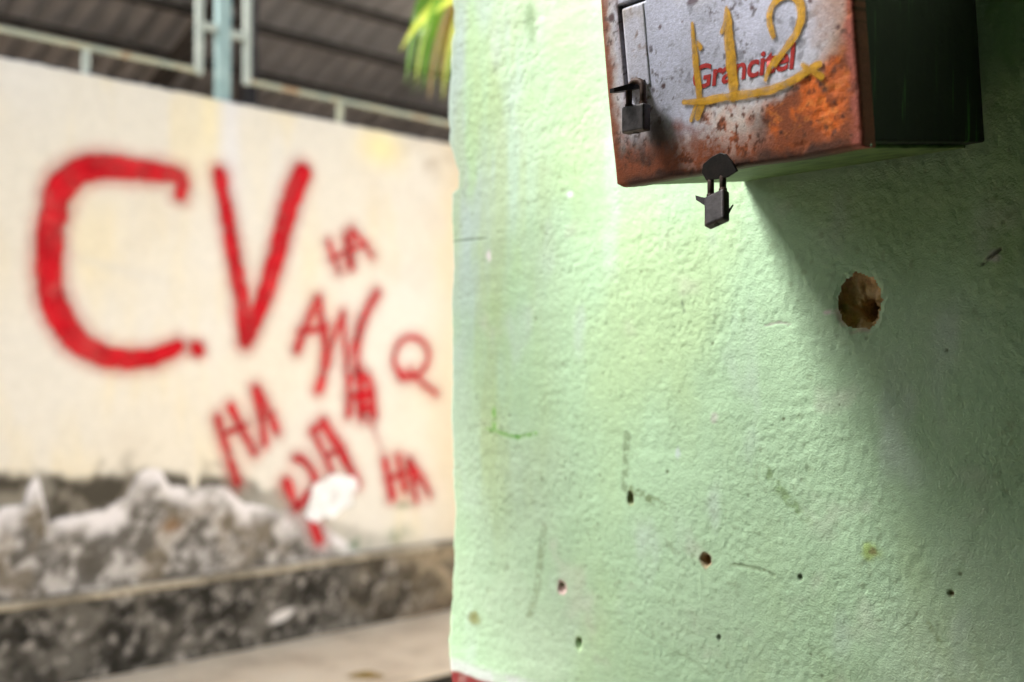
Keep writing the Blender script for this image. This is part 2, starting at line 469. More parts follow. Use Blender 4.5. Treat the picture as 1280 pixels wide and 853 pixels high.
# chipped pits: (pixel, half width, half height, rim colour)
PITS = [((788, 623), 0.0070, 0.0110, (0.20, 0.22, 0.10)), ((882, 700), 0.0090, 0.0110, (0.32, 0.20, 0.12)), ((700, 735), 0.010, 0.011, (0.60, 0.40, 0.40)),
        ((722, 805), 0.0085, 0.012, (0.42, 0.58, 0.34)), ((1189, 742), 0.0042, 0.0046, (0.16, 0.2, 0.1)), ((1000, 722), 0.004, 0.0045, (0.1, 0.13, 0.08)), ((898, 797), 0.003, 0.005, (0.1, 0.12, 0.08))]
for i, ((u, v), rx, rz, c) in enumerate(PITS):
    x0, z0 = G(u, v)
    ang = np.arctan2(Z - z0, X - x0)
    wob = 1 + 0.35 * (vnoise(np.cos(ang) * 2 + 7 * i, np.sin(ang) * 2, 80 + i) - 0.5)
    d = np.hypot((X - x0) / rx, (Z - z0) / rz) / wob
    depth = 0.012 if i < 2 else (0.007 if i < 4 else 0.004)
    H = H - depth * sstep(1.05, 0.45, d)
    C = mix(C, rgb(*c), sstep(1.35, 0.95, d) * 0.75)
    if i in (0, 1, 4):
        C = mix(C, rgb(0.15, 0.095, 0.045), sstep(0.9, 0.5, d) * 0.9)
    if i == 1:
        C = mix(C, rgb(0.42, 0.12, 0.05), sstep(0.9, 0.6, np.hypot((X - x0 - 0.004) / 0.005, (Z - z0 + 0.004) / 0.005)))
    if i in (2, 3):
        C = mix(C, rgb(0.10, 0.12, 0.06), sstep(0.5, 0.2, np.hypot((X - x0 + 0.3 * rx) / rx, (Z - z0 - 0.4 * rz) / rz)))

# the big hole knocked through the plaster
hx, hz = G(1075, 377)
HRX, HRZ = 0.0335, 0.0405
def hole_r(a):
    return 1 + 0.10 * (vnoise(np.cos(a) * 1.6 + 3, np.sin(a) * 1.6 + 5, 91) - 0.5) + 0.14 * (vnoise(np.cos(a) * 5 + 3, np.sin(a) * 5 + 5, 92) - 0.5) + 0.06 * (vnoise(np.cos(a) * 14 + 3, np.sin(a) * 14 + 5, 99) - 0.5)
ang = np.arctan2((Z - hz) / HRZ, (X - hx) / HRX)
dh = np.hypot((X - hx) / HRX, (Z - hz) / HRZ) / hole_r(ang)
rim = sstep(1.22, 1.0, dh) * sstep(0.40, 0.62, fbm(S, Z, 0.012, 3, 93))
C = mix(C, rgb(0.50, 0.42, 0.34), rim * 0.85 * sstep(0.3, -0.9, np.sin(ang) + 0.7 * np.cos(ang)))
H = H - 0.0015 * sstep(1.10, 1.0, dh)

# red base coat below, with a worn whitish border
zr = hit(562, 837, 1, 0.0)[2]
wv = (fbm(S, Z * 0, 0.05, 3, 94) - 0.5) * 0.008
C = mix(C, rgb(0.48, 0.52, 0.50), sstep(0.030, 0.012, Z - zr + wv) * (0.55 + 0.4 * sstep(0.35, 0.6, fbm(S, Z, 0.03, 4, 95))))
C = mix(C, rgb(0.20, 0.03, 0.03), sstep(0.003, -0.004, Z - zr + wv) * (0.85 + 0.15 * sstep(0.3, 0.5, fbm(S, Z, 0.02, 3, 96))))

C = np.clip(C * 1.2, 0, 0.8)
fade = np.exp(-np.clip(X - XE, 0, None) / 0.035)
jag = (fbm(Y0 * 0 + 1.0, Z, 0.030, 4, 97, 0.6) - 0.5) * 0.013
PX = X + (np.interp(Z, ez, ex) + jag) * fade
PY = Y0 - H * sstep(0.10, 0.0, Y0)
inside = dh < 0.985
fm = ~(inside[:-1, :-1] & inside[1:, 1:] & inside[1:, :-1] & inside[:-1, 1:])
g_wall = link('green_wall', grid_mesh('green_wall', np.stack([PX, PY, Z], -1), C, fm), M_GREEN)
tag(g_wall, 'rough pale green plastered wall with a broken vertical edge and red base', 'wall')
# the wall's core behind its plaster skin
core = box_mesh('wall_core', (XE + 0.03, 0.19, 0.0), (XR, 0.26, 3.4))
link('wall_core', core, M_HOUSE, g_wall)
link('bounce_wall', box_mesh('bounce_wall', (XE + 0.01, 0.262, 0.0), (XE + 0.16, 7.5, 3.4)), M_BOUNCE, g_wall)  # unseen wall added in white to bounce sunlight onto the graffiti wall
link('flat_roof', box_mesh('flat_roof', (XE + 0.162, 0.262, 3.2), (XR, 7.5, 3.38)), M_HOUSE, g_wall)

# hole lining
nA = 72
aa = np.linspace(0, 2 * math.pi, nA + 1)[:-1]
rings = [(1.05, 0.001), (1.00, 0.006), (0.93, 0.010), (0.82, 0.013), (0.66, 0.016), (0.50, 0.019), (0.38, 0.022), (0.36, 0.05), (0.36, 0.12), (0.02, 0.122)]
R = np.zeros((len(rings), nA + 1, 3))
for k, (rr, dy) in enumerate(rings):
    n_ = 0.22 * (vnoise(np.cos(aa) * 4 + k * 0.7, np.sin(aa) * 4 + dy * 60, 98) - 0.5) * (1 if k < 7 else 0.2) * (0 if k == 0 else 1)
    q = hole_r(aa) * rr if k < 5 else np.ones(nA) * rr
    q = q * (1 + n_)
    off = 0.011 * min(1.0, k / 6)
    R[k, :nA, 0] = hx + HRX * q * np.cos(aa) + off * 0.35
    R[k, :nA, 1] = dy + n_ * 0.03
    R[k, :nA, 2] = hz + HRZ * q * np.sin(aa) - off
    R[k, nA] = R[k, 0]
tag(link('wall_hole', grid_mesh('wall_hole', R), M_HOLE, g_wall), 'round broken hole showing brown brick inside')

# ------------------------------------------------------------------ the wall with the graffiti
def W(u, v, dx=0.0):
    p = hit(u, v, 0, BGX + dx)
    return p[1], p[2]

LEDGE_Z = 0.418
TOP_Z = 2.922
MOULD = [W(*p) for p in [(-160, 585), (-20, 588), (40, 586), (100, 592), (160, 586), (233, 588), (243, 622), (250, 592), (300, 596), (350, 612), (400, 640), (470, 668), (560, 676), (640, 690)]]
MASS = [W(*p) for p in [(-160, 640), (-20, 652), (0, 636), (28, 628), (36, 604), (45, 593), (52, 612), (60, 650), (100, 642), (140, 632), (158, 620), (167, 597), (180, 586), (200, 586),
                        (212, 604), (250, 606), (285, 609), (305, 628), (345, 637), (385, 644), (420, 668), (460, 700), (640, 760)]]
MOULD = np.array(MOULD); MASS = np.array(MASS)

def wall_fields(y, z):
    cm = np.interp(y, MASS[:, 0], MASS[:, 1]) + (fbm(y, z, 0.07, 3, 20) - 0.5) * 0.05
    d = cm - z                                  # depth below the outline of the broken render
    m = sstep(-0.008, 0.016, d)
    lump = fbm(y, z, 0.16, 4, 21)
    h = m * (0.008 + 0.014 * sstep(0.0, 0.10, d) * lump + 0.016 * (lump - 0.4)) * sstep(0.55, 0.30, d - 0.2)
    h = h + (fbm(y, z, 0.5, 2, 22) - 0.5) * 0.006 + (fbm(y, z, 0.08, 2, 23) - 0.5) * 0.0006
    return d, m, h, lump

def wall_h(y, z):
    return wall_fields(y, z)[2]

ys = np.concatenate([np.linspace(-0.42, 0.12, 12), np.arange(0.13, 3.4, 0.009), np.linspace(3.45, 9, 30)])
zb = np.concatenate([np.arange(0.36, 1.15, 0.008), np.arange(1.155, TOP_Z - 0.006, 0.012), [TOP_Z - 0.004, TOP_Z, TOP_Z]])
Yb, Zb = np.meshgrid(ys, zb)
d, m_, hb, lump = wall_fields(Yb, Zb)
xb = BGX + hb
topw = (fbm(Yb, Zb * 0, 0.06, 3, 24) - 0.5) * 0.012
xb[-1, :] = BGX - 0.16
xb[-2, :] = BGX - 0.006
Zt = Zb + topw * sstep(TOP_Z - 0.05, TOP_Z, Zb)
CB = np.ones(Yb.shape + (3,)) * rgb(0.69, 0.65, 0.575)
CB = mix(CB, rgb(0.69, 0.665, 0.62), sstep(0.4, 0.7, fbm(Yb, Zb, 0.7, 3, 25)) * 0.8)
CB = mix(CB, rgb(0.74, 0.64, 0.42), sstep(0.52, 0.8, fbm(Yb * 2.5, Zb * 0.7, 0.6, 4, 26)) * 0.5)
CB = mix(CB, rgb(0.60, 0.54, 0.46), sstep(0.55, 0.85, fbm(Yb, Zb, 0.35, 5, 27)) * 0.35)
y0, _ = W(287, 200)
CB = mix(CB, rgb(0.70, 0.70, 0.74), np.exp(-((Yb - y0) / 0.09) ** 2) * sstep(1.9, 2.7, Zb) * 0.7)
y0, _ = W(262, 200)
CB = mix(CB, rgb(0.82, 0.72, 0.45), np.exp(-((Yb - y0) / 0.06) ** 2) * sstep(2.2, 2.8, Zb) * 0.6)
y0, z0 = W(478, 185)
CB = mix(CB, rgb(0.82, 0.70, 0.36), np.exp(-((Yb - y0) / 0.16) ** 2 - ((Zb - z0) / 0.12) ** 2) * 0.8)
y0, _ = W(548, 400)
CB = mix(CB, rgb(0.60, 0.48, 0.30), sstep(y0 - 0.28, y0 + 0.25, Yb + (fbm(Yb, Zb, 0.3, 4, 28) - 0.5) * 0.3) * 0.55)
y0, z0 = W(538, 195)
CB = mix(CB, rgb(0.38, 0.30, 0.22), np.exp(-((Yb - y0) / 0.2) ** 2 - ((Zb - z0) / 0.10) ** 2) * 0.6 * sstep(0.3, 0.6, fbm(Yb, Zb, 0.12, 4, 29)))
for cx_, cz_, sx_, sz_ in ((130, 330, 0.22, 0.02), (170, 345, 0.2, 0.02)):     # faint grey rubbed marks
    y0, z0 = W(cx_, cz_)
    CB = mix(CB, rgb(0.60, 0.58, 0.55), np.exp(-((Yb - y0) / sx_) ** 2 - ((Zb - z0 + 0.15 * (Yb - y0)) / sz_) ** 2) * 0.35)
# dark mould above the ledge
zm = np.interp(Yb, MOULD[:, 0], MOULD[:, 1]) + (fbm(Yb, Zb, 0.10, 4, 30) - 0.5) * 0.08
dm = zm - Zb
right = sstep(W(470, 600)[0], W(240, 600)[0], Yb)
mo = sstep(-0.02, 0.05, dm) * (0.30 + 0.70 * right)
CB = mix(CB, rgb(0.065, 0.058, 0.046), mo * (0.75 + 0.25 * sstep(0.3, 0.6, fbm(Yb, Zb, 0.15, 4, 31))))
CB = mix(CB, rgb(0.30, 0.27, 0.23), sstep(-0.14, 0.0, dm) * sstep(0.56, 0.72, fbm(Yb * 1.3, Zb, 0.12, 5, 32)) * right * 0.5)
# broken white render, stained further down
white = np.ones(Yb.shape + (3,)) * rgb(0.74, 0.71, 0.73)
white = mix(white, rgb(0.36, 0.34, 0.33), sstep(0.46, 0.66, fbm(Yb, Zb, 0.10, 5, 33, 0.6)) * 0.85)
low = sstep(0.03, 0.17, d + (lump - 0.5) * 0.16)
patch = fbm(Yb, Zb, 0.055, 5, 34, 0.62)
dirt = mix(np.ones(Yb.shape + (3,)) * rgb(0.06, 0.053, 0.040), rgb(0.46, 0.44, 0.43), sstep(0.42, 0.72, patch))
dirt = mix(dirt, rgb(0.26, 0.20, 0.12), sstep(0.55, 0.7, fbm(Yb, Zb, 0.16, 3, 35)) * 0.3)
white = white * (1 - low[..., None] * 0.9) + dirt * (low[..., None] * 0.9)
CB = CB * (1 - m_[..., None]) + white * m_[..., None]
y0, z0 = W(213, 657)
CB = mix(CB, rgb(0.26, 0.14, 0.06), np.exp(-((Yb - y0) / 0.05) ** 2 - ((Zb - z0) / 0.035) ** 2) * 0.7)
for cx_, cz_, r_ in ((440, 680, 0.10), (500, 668, 0.09), (505, 630, 0.06)):    # green algae
    y0, z0 = W(cx_, cz_)
    CB = mix(CB, rgb(0.09, 0.16, 0.09), np.exp(-((Yb - y0) / r_) ** 2 - ((Zb - z0) / (r_ * 0.5)) ** 2) * sstep(0.3, 0.55, fbm(Yb, Zb, 0.07, 3, 36)) * 0.75)
b_wall = link('graffiti_wall', grid_mesh('graffiti_wall', np.stack([xb, Yb, Zt], -1), CB), M_CREAM)
tag(b_wall, 'stained cream boundary wall sprayed with large red graffiti letters', 'wall')
link('wall_core', box_mesh('wall_core', (BGX - 0.165, -0.42, 0.0), (BGX - 0.03, 9, TOP_Z - 0.03)), M_HOUSE, b_wall)

# plinth under the ledge
zp = np.concatenate([np.arange(0.0, LEDGE_Z - 0.03, 0.008)])
Yp, Zp = np.meshgrid(ys, zp)
hp = (fbm(Yp, Zp, 0.12, 4, 40) - 0.5) * 0.022
nP = fbm(Yp, Zp, 0.11, 5, 41, 0.6)
CP = mix(np.ones(Yp.shape + (3,)) * rgb(0.024, 0.022, 0.018), rgb(0.13, 0.12, 0.105), sstep(0.36, 0.70, nP))
CP = mix(CP, rgb(0.42, 0.39, 0.365), sstep(0.52, 0.78, fbm(Yp, Zp, 0.05, 5, 42, 0.65)) * 0.8)
tan_ = sstep(W(420, 700)[0], W(570, 700)[0], Yp + (fbm(Yp, Zp, 0.2, 3, 43) - 0.5) * 0.5)
CP = mix(CP, rgb(0.34, 0.27, 0.18), tan_ * (0.35 + 0.45 * sstep(0.4, 0.6, nP)))
CP = mix(CP, rgb(0.10, 0.07, 0.045), tan_ * sstep(0.14, 0.02, Zp) * 0.7)
y0, z0 = W(352, 770, 0.06)
CP = mix(CP, rgb(0.66, 0.63, 0.62), sstep(1.0, 0.6, np.hypot((Yp - y0) / 0.10, (Zp - z0 - 0.25 * (Yp - y0)) / 0.035) + (nP - 0.5)))
link('plinth', grid_mesh('plinth', np.stack([PLX + hp, Yp, Zp], -1), CP), M_PLINTH, b_wall)
# ledge on top of it
yl = np.concatenate([np.linspace(-0.42, 0.1, 10), np.arange(0.12, 3.4, 0.02), np.linspace(3.45, 9, 20)])
prof = [(BGX - 0.01, LEDGE_Z + 0.004), (PLX + 0.005, LEDGE_Z), (PLX + 0.013, LEDGE_Z - 0.004), (PLX + 0.014, LEDGE_Z - 0.026), (PLX + 0.006, LEDGE_Z - 0.034), (PLX - 0.03, LEDGE_Z - 0.036)]
PL = np.zeros((len(prof), len(yl), 3)); CL = np.ones((len(prof), len(yl), 3)) * rgb(0.42, 0.37, 0.29)
for k, (x_, z_) in enumerate(prof):
    PL[k, :, 0] = x_ + (fbm(yl, yl * 0 + k, 0.07, 3, 45) - 0.5) * 0.008
    PL[k, :, 1] = yl
    PL[k, :, 2] = z_ + (fbm(yl, yl * 0 + 3, 0.11, 3, 46) - 0.5) * 0.008
CL = mix(CL, rgb(0.14, 0.12, 0.09), np.tile(sstep(0.45, 0.7, fbm(yl, yl * 0, 0.2, 4, 47)), (len(prof), 1)) * 0.7)
link('ledge', grid_mesh('ledge', PL, CL, flip=True), M_PLINTH, b_wall)
link('flashing', box_mesh('flashing', (BGX - 0.15, -0.42, TOP_Z + 0.002), (BGX - 0.09, 9, TOP_Z + 0.032)), M_FLASH, b_wall)

# painted letters: each letter one sheet of paint lying on the plaster
def paint_sheet(name, strokes, place, res, soft, colour, alpha=1.0, rough=0.3, nsc=0.05, seed=0, halo=0.0):
    """strokes: [(points, radii)] in metres of the painted plane; place(u, v) gives 3D points"""
    P = np.concatenate([p for p, r in strokes]); rm = max(np.max(r) for p, r in strokes) + soft * 3.4
    u = np.arange(P[:, 0].min() - rm, P[:, 0].max() + rm, res); v = np.arange(P[:, 1].min() - rm, P[:, 1].max() + rm, res)
    U, V = np.meshgrid(u, v)
    e = np.full(U.shape, -1e9); ov = np.zeros(U.shape)
    nz = (fbm(U, V, nsc, 3, seed + 200) - 0.5)
    for p, r in strokes:
        r = np.broadcast_to(r, (len(p),))
        es = np.full(U.shape, -1e9)
        for i in range(len(p) - 1):
            a, b = p[i], p[i + 1]; dd = b - a; L = dd @ dd + 1e-12
            t = np.clip(((U - a[0]) * dd[0] + (V - a[1]) * dd[1]) / L, 0, 1)
            dist = np.hypot(U - a[0] - t * dd[0], V - a[1] - t * dd[1])
            rr = r[i] + (r[i + 1] - r[i]) * t
            es = np.maximum(es, rr * (1 + rough * nz) - dist)
        ov += sstep(-soft, soft, es)
        e = np.maximum(e, es)
    al = sstep(-soft, soft * 0.8, e) * alpha
    if halo:
        al = np.maximum(al, halo * sstep(-soft * 3, 0, e) * alpha)
    shade = np.clip(1.06 - 0.16 * np.clip(ov - 1, 0, 1.5) + 0.5 * nz, 0.7, 1.3)
    cc = np.ones(U.shape + (3,)) * rgb(*colour) * shade[..., None]
    X3 = place(U, V)
    A = np.concatenate([cc, al[..., None]], -1)
    big = np.maximum.reduce([al[:-1, :-1], al[1:, 1:], al[1:, :-1], al[:-1, 1:]]) > 0.03
    return grid_mesh(name, X3, A, big)

_sheet = [0]
def letter(strokes, soft=0.024, alpha=0.84, colour=(0.50, 0.008, 0.016), seed=0):
    out = []
    for pts, wpx in strokes:
        q = np.array([W(*p) for p in pts])
        wr = np.broadcast_to(np.array(wpx, float), (len(pts),))
        wr = wr + np.where(wr < 13, 0.8, -1.0)
        full = np.column_stack([q, wr])
        full = chaikin(full, 2) if len(pts) > 2 else full
        depth = 5.2 / 0.86
        out.append((full[:, :2], full[:, 2] * 0.5 * depth / FPX * 1.22))
    _sheet[0] += 1
    off = 0.0022 + 0.0002 * _sheet[0]
    def place(U, V):
        return np.stack([BGX + wall_h(U, V) + off, U, V], -1)
    me = paint_sheet('graffiti_letter', out, place, 0.0085, soft, colour, alpha, 0.35, 0.06, seed + _sheet[0], 0.30)
    return link('graffiti_letter', me, M_SPRAY, b_wall)

letter([([(225, 243), (228, 226), (222, 219), (193, 215), (156, 211), (122, 207), (95, 214), (75, 234), (66, 268), (62, 309), (61, 343), (66, 377), (81, 408), (101, 432),
          (129, 446), (159, 450), (186, 449), (207, 442), (222, 433)], [14, 16, 18, 20, 22, 24, 25, 26, 26, 25, 25, 25, 25, 23, 21, 19, 18, 17, 14])], 0.026, 0.95)
letter([([(246, 435), (248, 439)], [12, 11])], 0.02, 0.95)
letter([([(274, 218), (284, 272), (295, 337), (304, 384), (307, 424)], [15, 16, 17, 18, 17]),
        ([(307, 428), (328, 380), (346, 320), (359, 262), (377, 216)], [17, 19, 21, 23, 22])], 0.026, 0.95)
letter([([(410, 303), (423, 340)], 6), ([(431, 296), (438, 332)], 6), ([(414, 325), (437, 312)], 5)])
letter([([(440, 287), (437, 330)], 6), ([(440, 287), (465, 320)], 6), ([(440, 312), (457, 305)], 5)])
letter([([(371, 437), (384, 402), (396, 376)], [9, 9, 9]), ([(397, 375), (403, 410), (409, 448), (398, 487)], [10, 10, 9, 10]), ([(375, 416), (406, 409)], 8)])
letter([([(407, 452), (418, 420), (428, 393)], [4, 6, 7]), ([(428, 393), (430, 425), (433, 458)], [8, 6, 5]), ([(433, 458), (442, 430), (450, 402)], [4, 4, 4])], alpha=0.8)
letter([([(446, 468), (447, 430), (455, 394), (471, 366)], [3, 6, 9, 10])], alpha=0.85)
letter([([(436, 471), (436, 519)], 8), ([(436, 496), (450, 493)], 9), ([(449, 466), (451, 523)], 9)])
letter([([(452, 472), (463, 473), (467, 519)], 9), ([(451, 495), (465, 492)], 10), ([(454, 510), (466, 511)], 8)])
letter([([(462, 525), (470, 545), (476, 562)], [7, 4, 3])], alpha=0.35)
letter([([(503, 469), (495, 462), (491, 447), (499, 428), (514, 420), (530, 428), (537, 447), (528, 464), (516, 472), (501, 471)], [9, 6, 5, 5, 6, 6, 6, 6, 8, 10]),
        ([(512, 463), (528, 480), (545, 492)], [6, 5, 6])])
letter([([(272, 524), (279, 550), (287, 572), (296, 602)], [9, 8, 8, 9]), ([(288, 509), (303, 540), (317, 566)], [8, 8, 8]), ([(279, 543), (306, 532)], 7)])
letter([([(319, 487), (326, 520), (331, 554)], [10, 8, 7]), ([(320, 487), (334, 512), (346, 541)], [10, 9, 8]), ([(325, 523), (340, 517)], 6)])
letter([([(369, 573), (378, 574), (388, 586), (395, 601), (388, 615), (370, 636)], [8, 8, 8, 9, 9, 10]), ([(357, 604), (361, 611), (366, 624), (372, 635)], [12, 12, 6, 7]), ([(388, 649), (397, 674)], [10, 12])])
letter([([(391, 540), (404, 566), (417, 597)], [8, 7, 6]), ([(403, 529), (426, 565), (446, 605)], [12, 11, 10]), ([(391, 540), (403, 529)], 9), ([(407, 570), (427, 562)], 8)])
letter([([(481, 577), (486, 600), (490, 622)], [9, 9, 9]), ([(496, 571), (505, 612)], [8, 7]), ([(484, 598), (503, 592)], 9)])
letter([([(510, 578), (516, 602), (520, 626)], [8, 7, 6]), ([(511, 577), (524, 596), (536, 618)], [10, 9, 7]), ([(515, 604), (528, 598)], 7)])
# splash of white paint over the lower letters
q = [W(*p) for p in [(388, 640), (398, 618), (414, 607), (438, 606), (428, 622), (410, 634), (394, 645), (402, 630), (424, 614)]]
def place_w(U, V):
    return np.stack([BGX + wall_h(U, V) + 0.014, U, V], -1)
pm = paint_sheet('white_patch', [(np.array(q), np.array([0.04, 0.06, 0.06, 0.04, 0.06, 0.06, 0.035, 0.06, 0.06]))], place_w, 0.008, 0.012, (0.76, 0.77, 0.80), 0.96, 0.7, 0.05, 77)
tag(link('white_patch', pm, M_WHITE, b_wall), 'splash of clean white paint over red letters')

# ------------------------------------------------------------------ steel frame on the wall
def W3(u, v, dx):
    return Vector(hit(u, v, 0, BGX + dx))
FX = -0.05
yc = W3(278, 110, FX).y
frame = empty('steel_frame', (BGX + FX, yc, TOP_Z), 'pale green steel post and rails fixed on top of the cream wall', 'frame')
keep(link('post', box_mesh('post', (BGX + FX - 0.022, yc - 0.04, TOP_Z - 0.03), (BGX + FX + 0.022, yc + 0.04, 4.66), 0.006), M_POST), frame)
yl0, yr0 = W3(249, 60, FX).y, W3(309, 60, FX).y
RZ = W3(150, 68, FX).z
for yy in (yl0, yr0):
    keep(link('upright', box_mesh('upright', (BGX + FX - 0.012, yy - 0.02, RZ - 0.02), (BGX + FX + 0.012, yy + 0.02, 4.62), 0.003), M_UPR), frame)
for zz in (W3(278, 38, FX).z, W3(278, 38, FX).z + 0.55):
    keep(link('rung', box_mesh('rung', (BGX + FX - 0.015, yl0 + 0.02, zz - 0.02), (BGX + FX + 0.015, yc - 0.04, zz + 0.02), 0.003), M_UPR), frame)
    keep(link('rung', box_mesh('rung', (BGX + FX - 0.015, yc + 0.04, zz - 0.03), (BGX + FX + 0.015, yr0 - 0.02, zz + 0.01), 0.003), M_UPR), frame)
keep(link('rail', box_mesh('rail', (BGX + FX - 0.013, -0.4, RZ - 0.013), (BGX + FX + 0.013, yl0 - 0.021, RZ + 0.013), 0.003), M_RAIL), frame)
keep(link('rail', box_mesh('rail', (BGX + FX - 0.013, yr0 + 0.021, RZ - 0.013), (BGX + FX + 0.013, 8.5, RZ + 0.013), 0.003), M_RAIL), frame)
for u in (107, 425):
    yy = W3(u, 100, FX).y
    keep(link('stub', box_mesh('stub', (BGX + FX - 0.014, yy - 0.017, TOP_Z - 0.02), (BGX + FX + 0.014, yy + 0.017, RZ - 0.014), 0.003), M_UPR if u < 200 else M_RAIL), frame)

# ------------------------------------------------------------------ shed roof behind the wall
SL = 0.40
def roof_z(x):
    return EYE + 3.2 + SL * (x + 5.3)
shed = empty('shed_roof', (-8, 2, 0), 'dark corrugated shed roof on purlins behind the cream wall', 'roof')
xr = np.linspace(-11.6, -6.0, 14)
pitch = 0.177
wid = pitch * 6
y_ = -4.2
k = 0
while y_ < 10:
    yy = np.arange(y_, y_ + wid + pitch + 1e-6, pitch / 10)
    XX, YY = np.meshgrid(xr, yy)
    ZZ = roof_z(XX) + 0.027 * np.cos(2 * math.pi * (YY + 4.2) / pitch) + (0.004 if k % 2 else 0.0) + 0.01 * math.sin(k * 2.1)
    keep(link('roof_sheet', grid_mesh('roof_sheet', np.stack([XX, YY, ZZ], -1)), M_SHEET), shed)
    y_ += wid; k += 1
for xq in (-6.1, -6.45, -6.86, -7.34, -7.95, -8.6, -9.3, -10.2, -11.2):
    zt = roof_z(xq) - 0.035
    keep(link('purlin', box_mesh('purlin', (xq - 0.025, -4.2, zt - 0.055), (xq + 0.025, 10, zt), 0.004), M_TIMBER), shed)
for yq in (-3, 2.2, 7.5):
    bm = bmesh.new()
    vs = [bm.verts.new((x_, y2, roof_z(x_) - 0.13 - dz)) for x_ in (-11.5, -6.1) for y2 in (yq - 0.04, yq + 0.04) for dz in (0.14, 0)]
    for f in ((0, 1, 3, 2), (4, 6, 7, 5), (0, 4, 5, 1), (2, 3, 7, 6), (0, 2, 6, 4), (1, 5, 7, 3)):
        bm.faces.new([vs[i] for i in f])
    keep(link('rafter', bm_mesh('rafter', bm), M_TIMBER), shed)
    for xq in (-11.3, -6.2):
        keep(link('post', box_mesh('post', (xq - 0.05, yq - 0.05, -0.03), (xq + 0.05, yq + 0.05, roof_z(xq) - 0.2)), M_TIMBER), shed)

# ------------------------------------------------------------------ palm between the walls
def palm(base, height, label):
    root = empty('palm_tree', base, label, 'palm')
    b = Vector(base)
    bm = bmesh.new()
    pts, rs = [], []
    for i in range(25):
        t = i / 24
        pts.append(b + Vector((0.10 * math.sin(t * 2), 0.06 * t, height * t))); rs.append(0.085 - 0.03 * t + (0.008 if i % 2 else 0.0))
    add_tube(bm, pts, rs, 12)
    keep(link('trunk', bm_mesh('trunk', bm, True), M_TRUNK), root)
    top = pts[-1]
    def frond(az, length, lift, droop, mats, nleaf, llen, seed):
        rnd = random.Random(seed)
        d = Vector((math.cos(az), math.sin(az), 0))
        side = Vector((-d.y, d.x, 0))
        sp = []
        for i in range(22):
            t = i / 21
            sp.append(top + d * (length * (t - 0.12 * t * t)) + Vector((0, 0, lift * math.sin(t * 2.2) - droop * t * t)))
        bm = bmesh.new()
        add_tube(bm, sp, [0.016 * (1 - 0.8 * i / 21) for i in range(22)], 6)
        fr = keep(link('frond', bm_mesh('frond', bm, True), M_LEAF), root)
        for mi, m in enumerate(mats):
            bm = bmesh.new()
            for i in range(nleaf):
                if i % len(mats) != mi:
                    continue
                t = 0.14 + 0.86 * i / nleaf
                f = t * 21; i0 = min(int(f), 20)
                p = sp[i0].lerp(sp[i0 + 1], f - i0)
                tg = (sp[i0 + 1] - sp[i0]).normalized()
                for sg in (-1, 1):
                    L = llen * (0.55 + 0.6 * math.sin(math.pi * min(1, t * 0.9 + 0.1))) * rnd.uniform(0.8, 1.15)
                    wd = rnd.uniform(0.016, 0.024)
                    out = (side * sg * rnd.uniform(0.35, 0.8) + tg * rnd.uniform(0.3, 0.8)).normalized()
                    prev = None
                    wn = out.cross(Vector((0, 0, 1))).normalized()
                    wn = (wn + Vector((0, 0, rnd.uniform(-0.6, 0.6)))).normalized()
                    for s in range(7):
                        q_ = s / 6
                        c_ = p + out * (L * (q_ - 0.42 * q_ * q_)) + Vector((0, 0, -L * 0.85 * q_ ** 1.7))
                        ww = wd * (1 - q_ ** 2.2) * (0.35 + 0.65 * min(1, q_ * 4)) + 0.0006
                        e1, e2 = bm.verts.new(c_ + wn * ww), bm.verts.new(c_ - wn * ww)
                        if prev:
                            bm.faces.new((prev[0], prev[1], e2, e1))
                        prev = (e1, e2)
            lf = link('leaflets', bm_mesh('leaflets', bm, True), m)
            lf.parent = fr
            lf.matrix_parent_inverse = Matrix.Translation(-Vector(root.location))
    return root, frond
base = (-3.36, 2.16, -0.004)
proot, frond = palm(base, 2.95, 'leafy palm with drooping yellow and green leaves behind the green wall')
ctop = Vector((base[0] + 0.09, base[1] + 0.06, 2.93))
def strap(start, end, half, m, sag, seed, twist=0.0, over=None):
    rnd = random.Random(seed)
    a, c = Vector(start), Vector(end)
    ctl = a.lerp(c, 0.45) + Vector((rnd.uniform(-.05, .05), rnd.uniform(-.05, .05), sag))
    if over is not None:
        ctl = Vector(over)
    bm = bmesh.new(); prev = None
    n = 16
    for k in range(n + 1):
        t = k / n
        p = a * (1 - t) ** 2 + ctl * 2 * t * (1 - t) + c * t * t
        tg = (ctl - a) * 2 * (1 - t) + (c - ctl) * 2 * t
        wv_ = tg.cross(Vector((math.sin(seed), math.cos(seed), 0.4 + twist))).normalized()
        nn = wv_.cross(tg.normalized())
        h_ = half * 1.5 * (0.25 + 0.75 * min(1, t * 3.5)) * max(0.02, 1 - t ** 3.5)
        r = [bm.verts.new(p + wv_ * h_), bm.verts.new(p - nn * h_ * 0.35), bm.verts.new(p - wv_ * h_)]
        if prev:
            bm.faces.new((prev[0], prev[1], r[1], r[0])); bm.faces.new((prev[1], prev[2], r[2], r[1]))
        prev = r
    return keep(link('leaf', bm_mesh('leaf', bm, True), m), proot)
def at_depth(u, v, dist):
    return CAM + ray(u, v) * dist
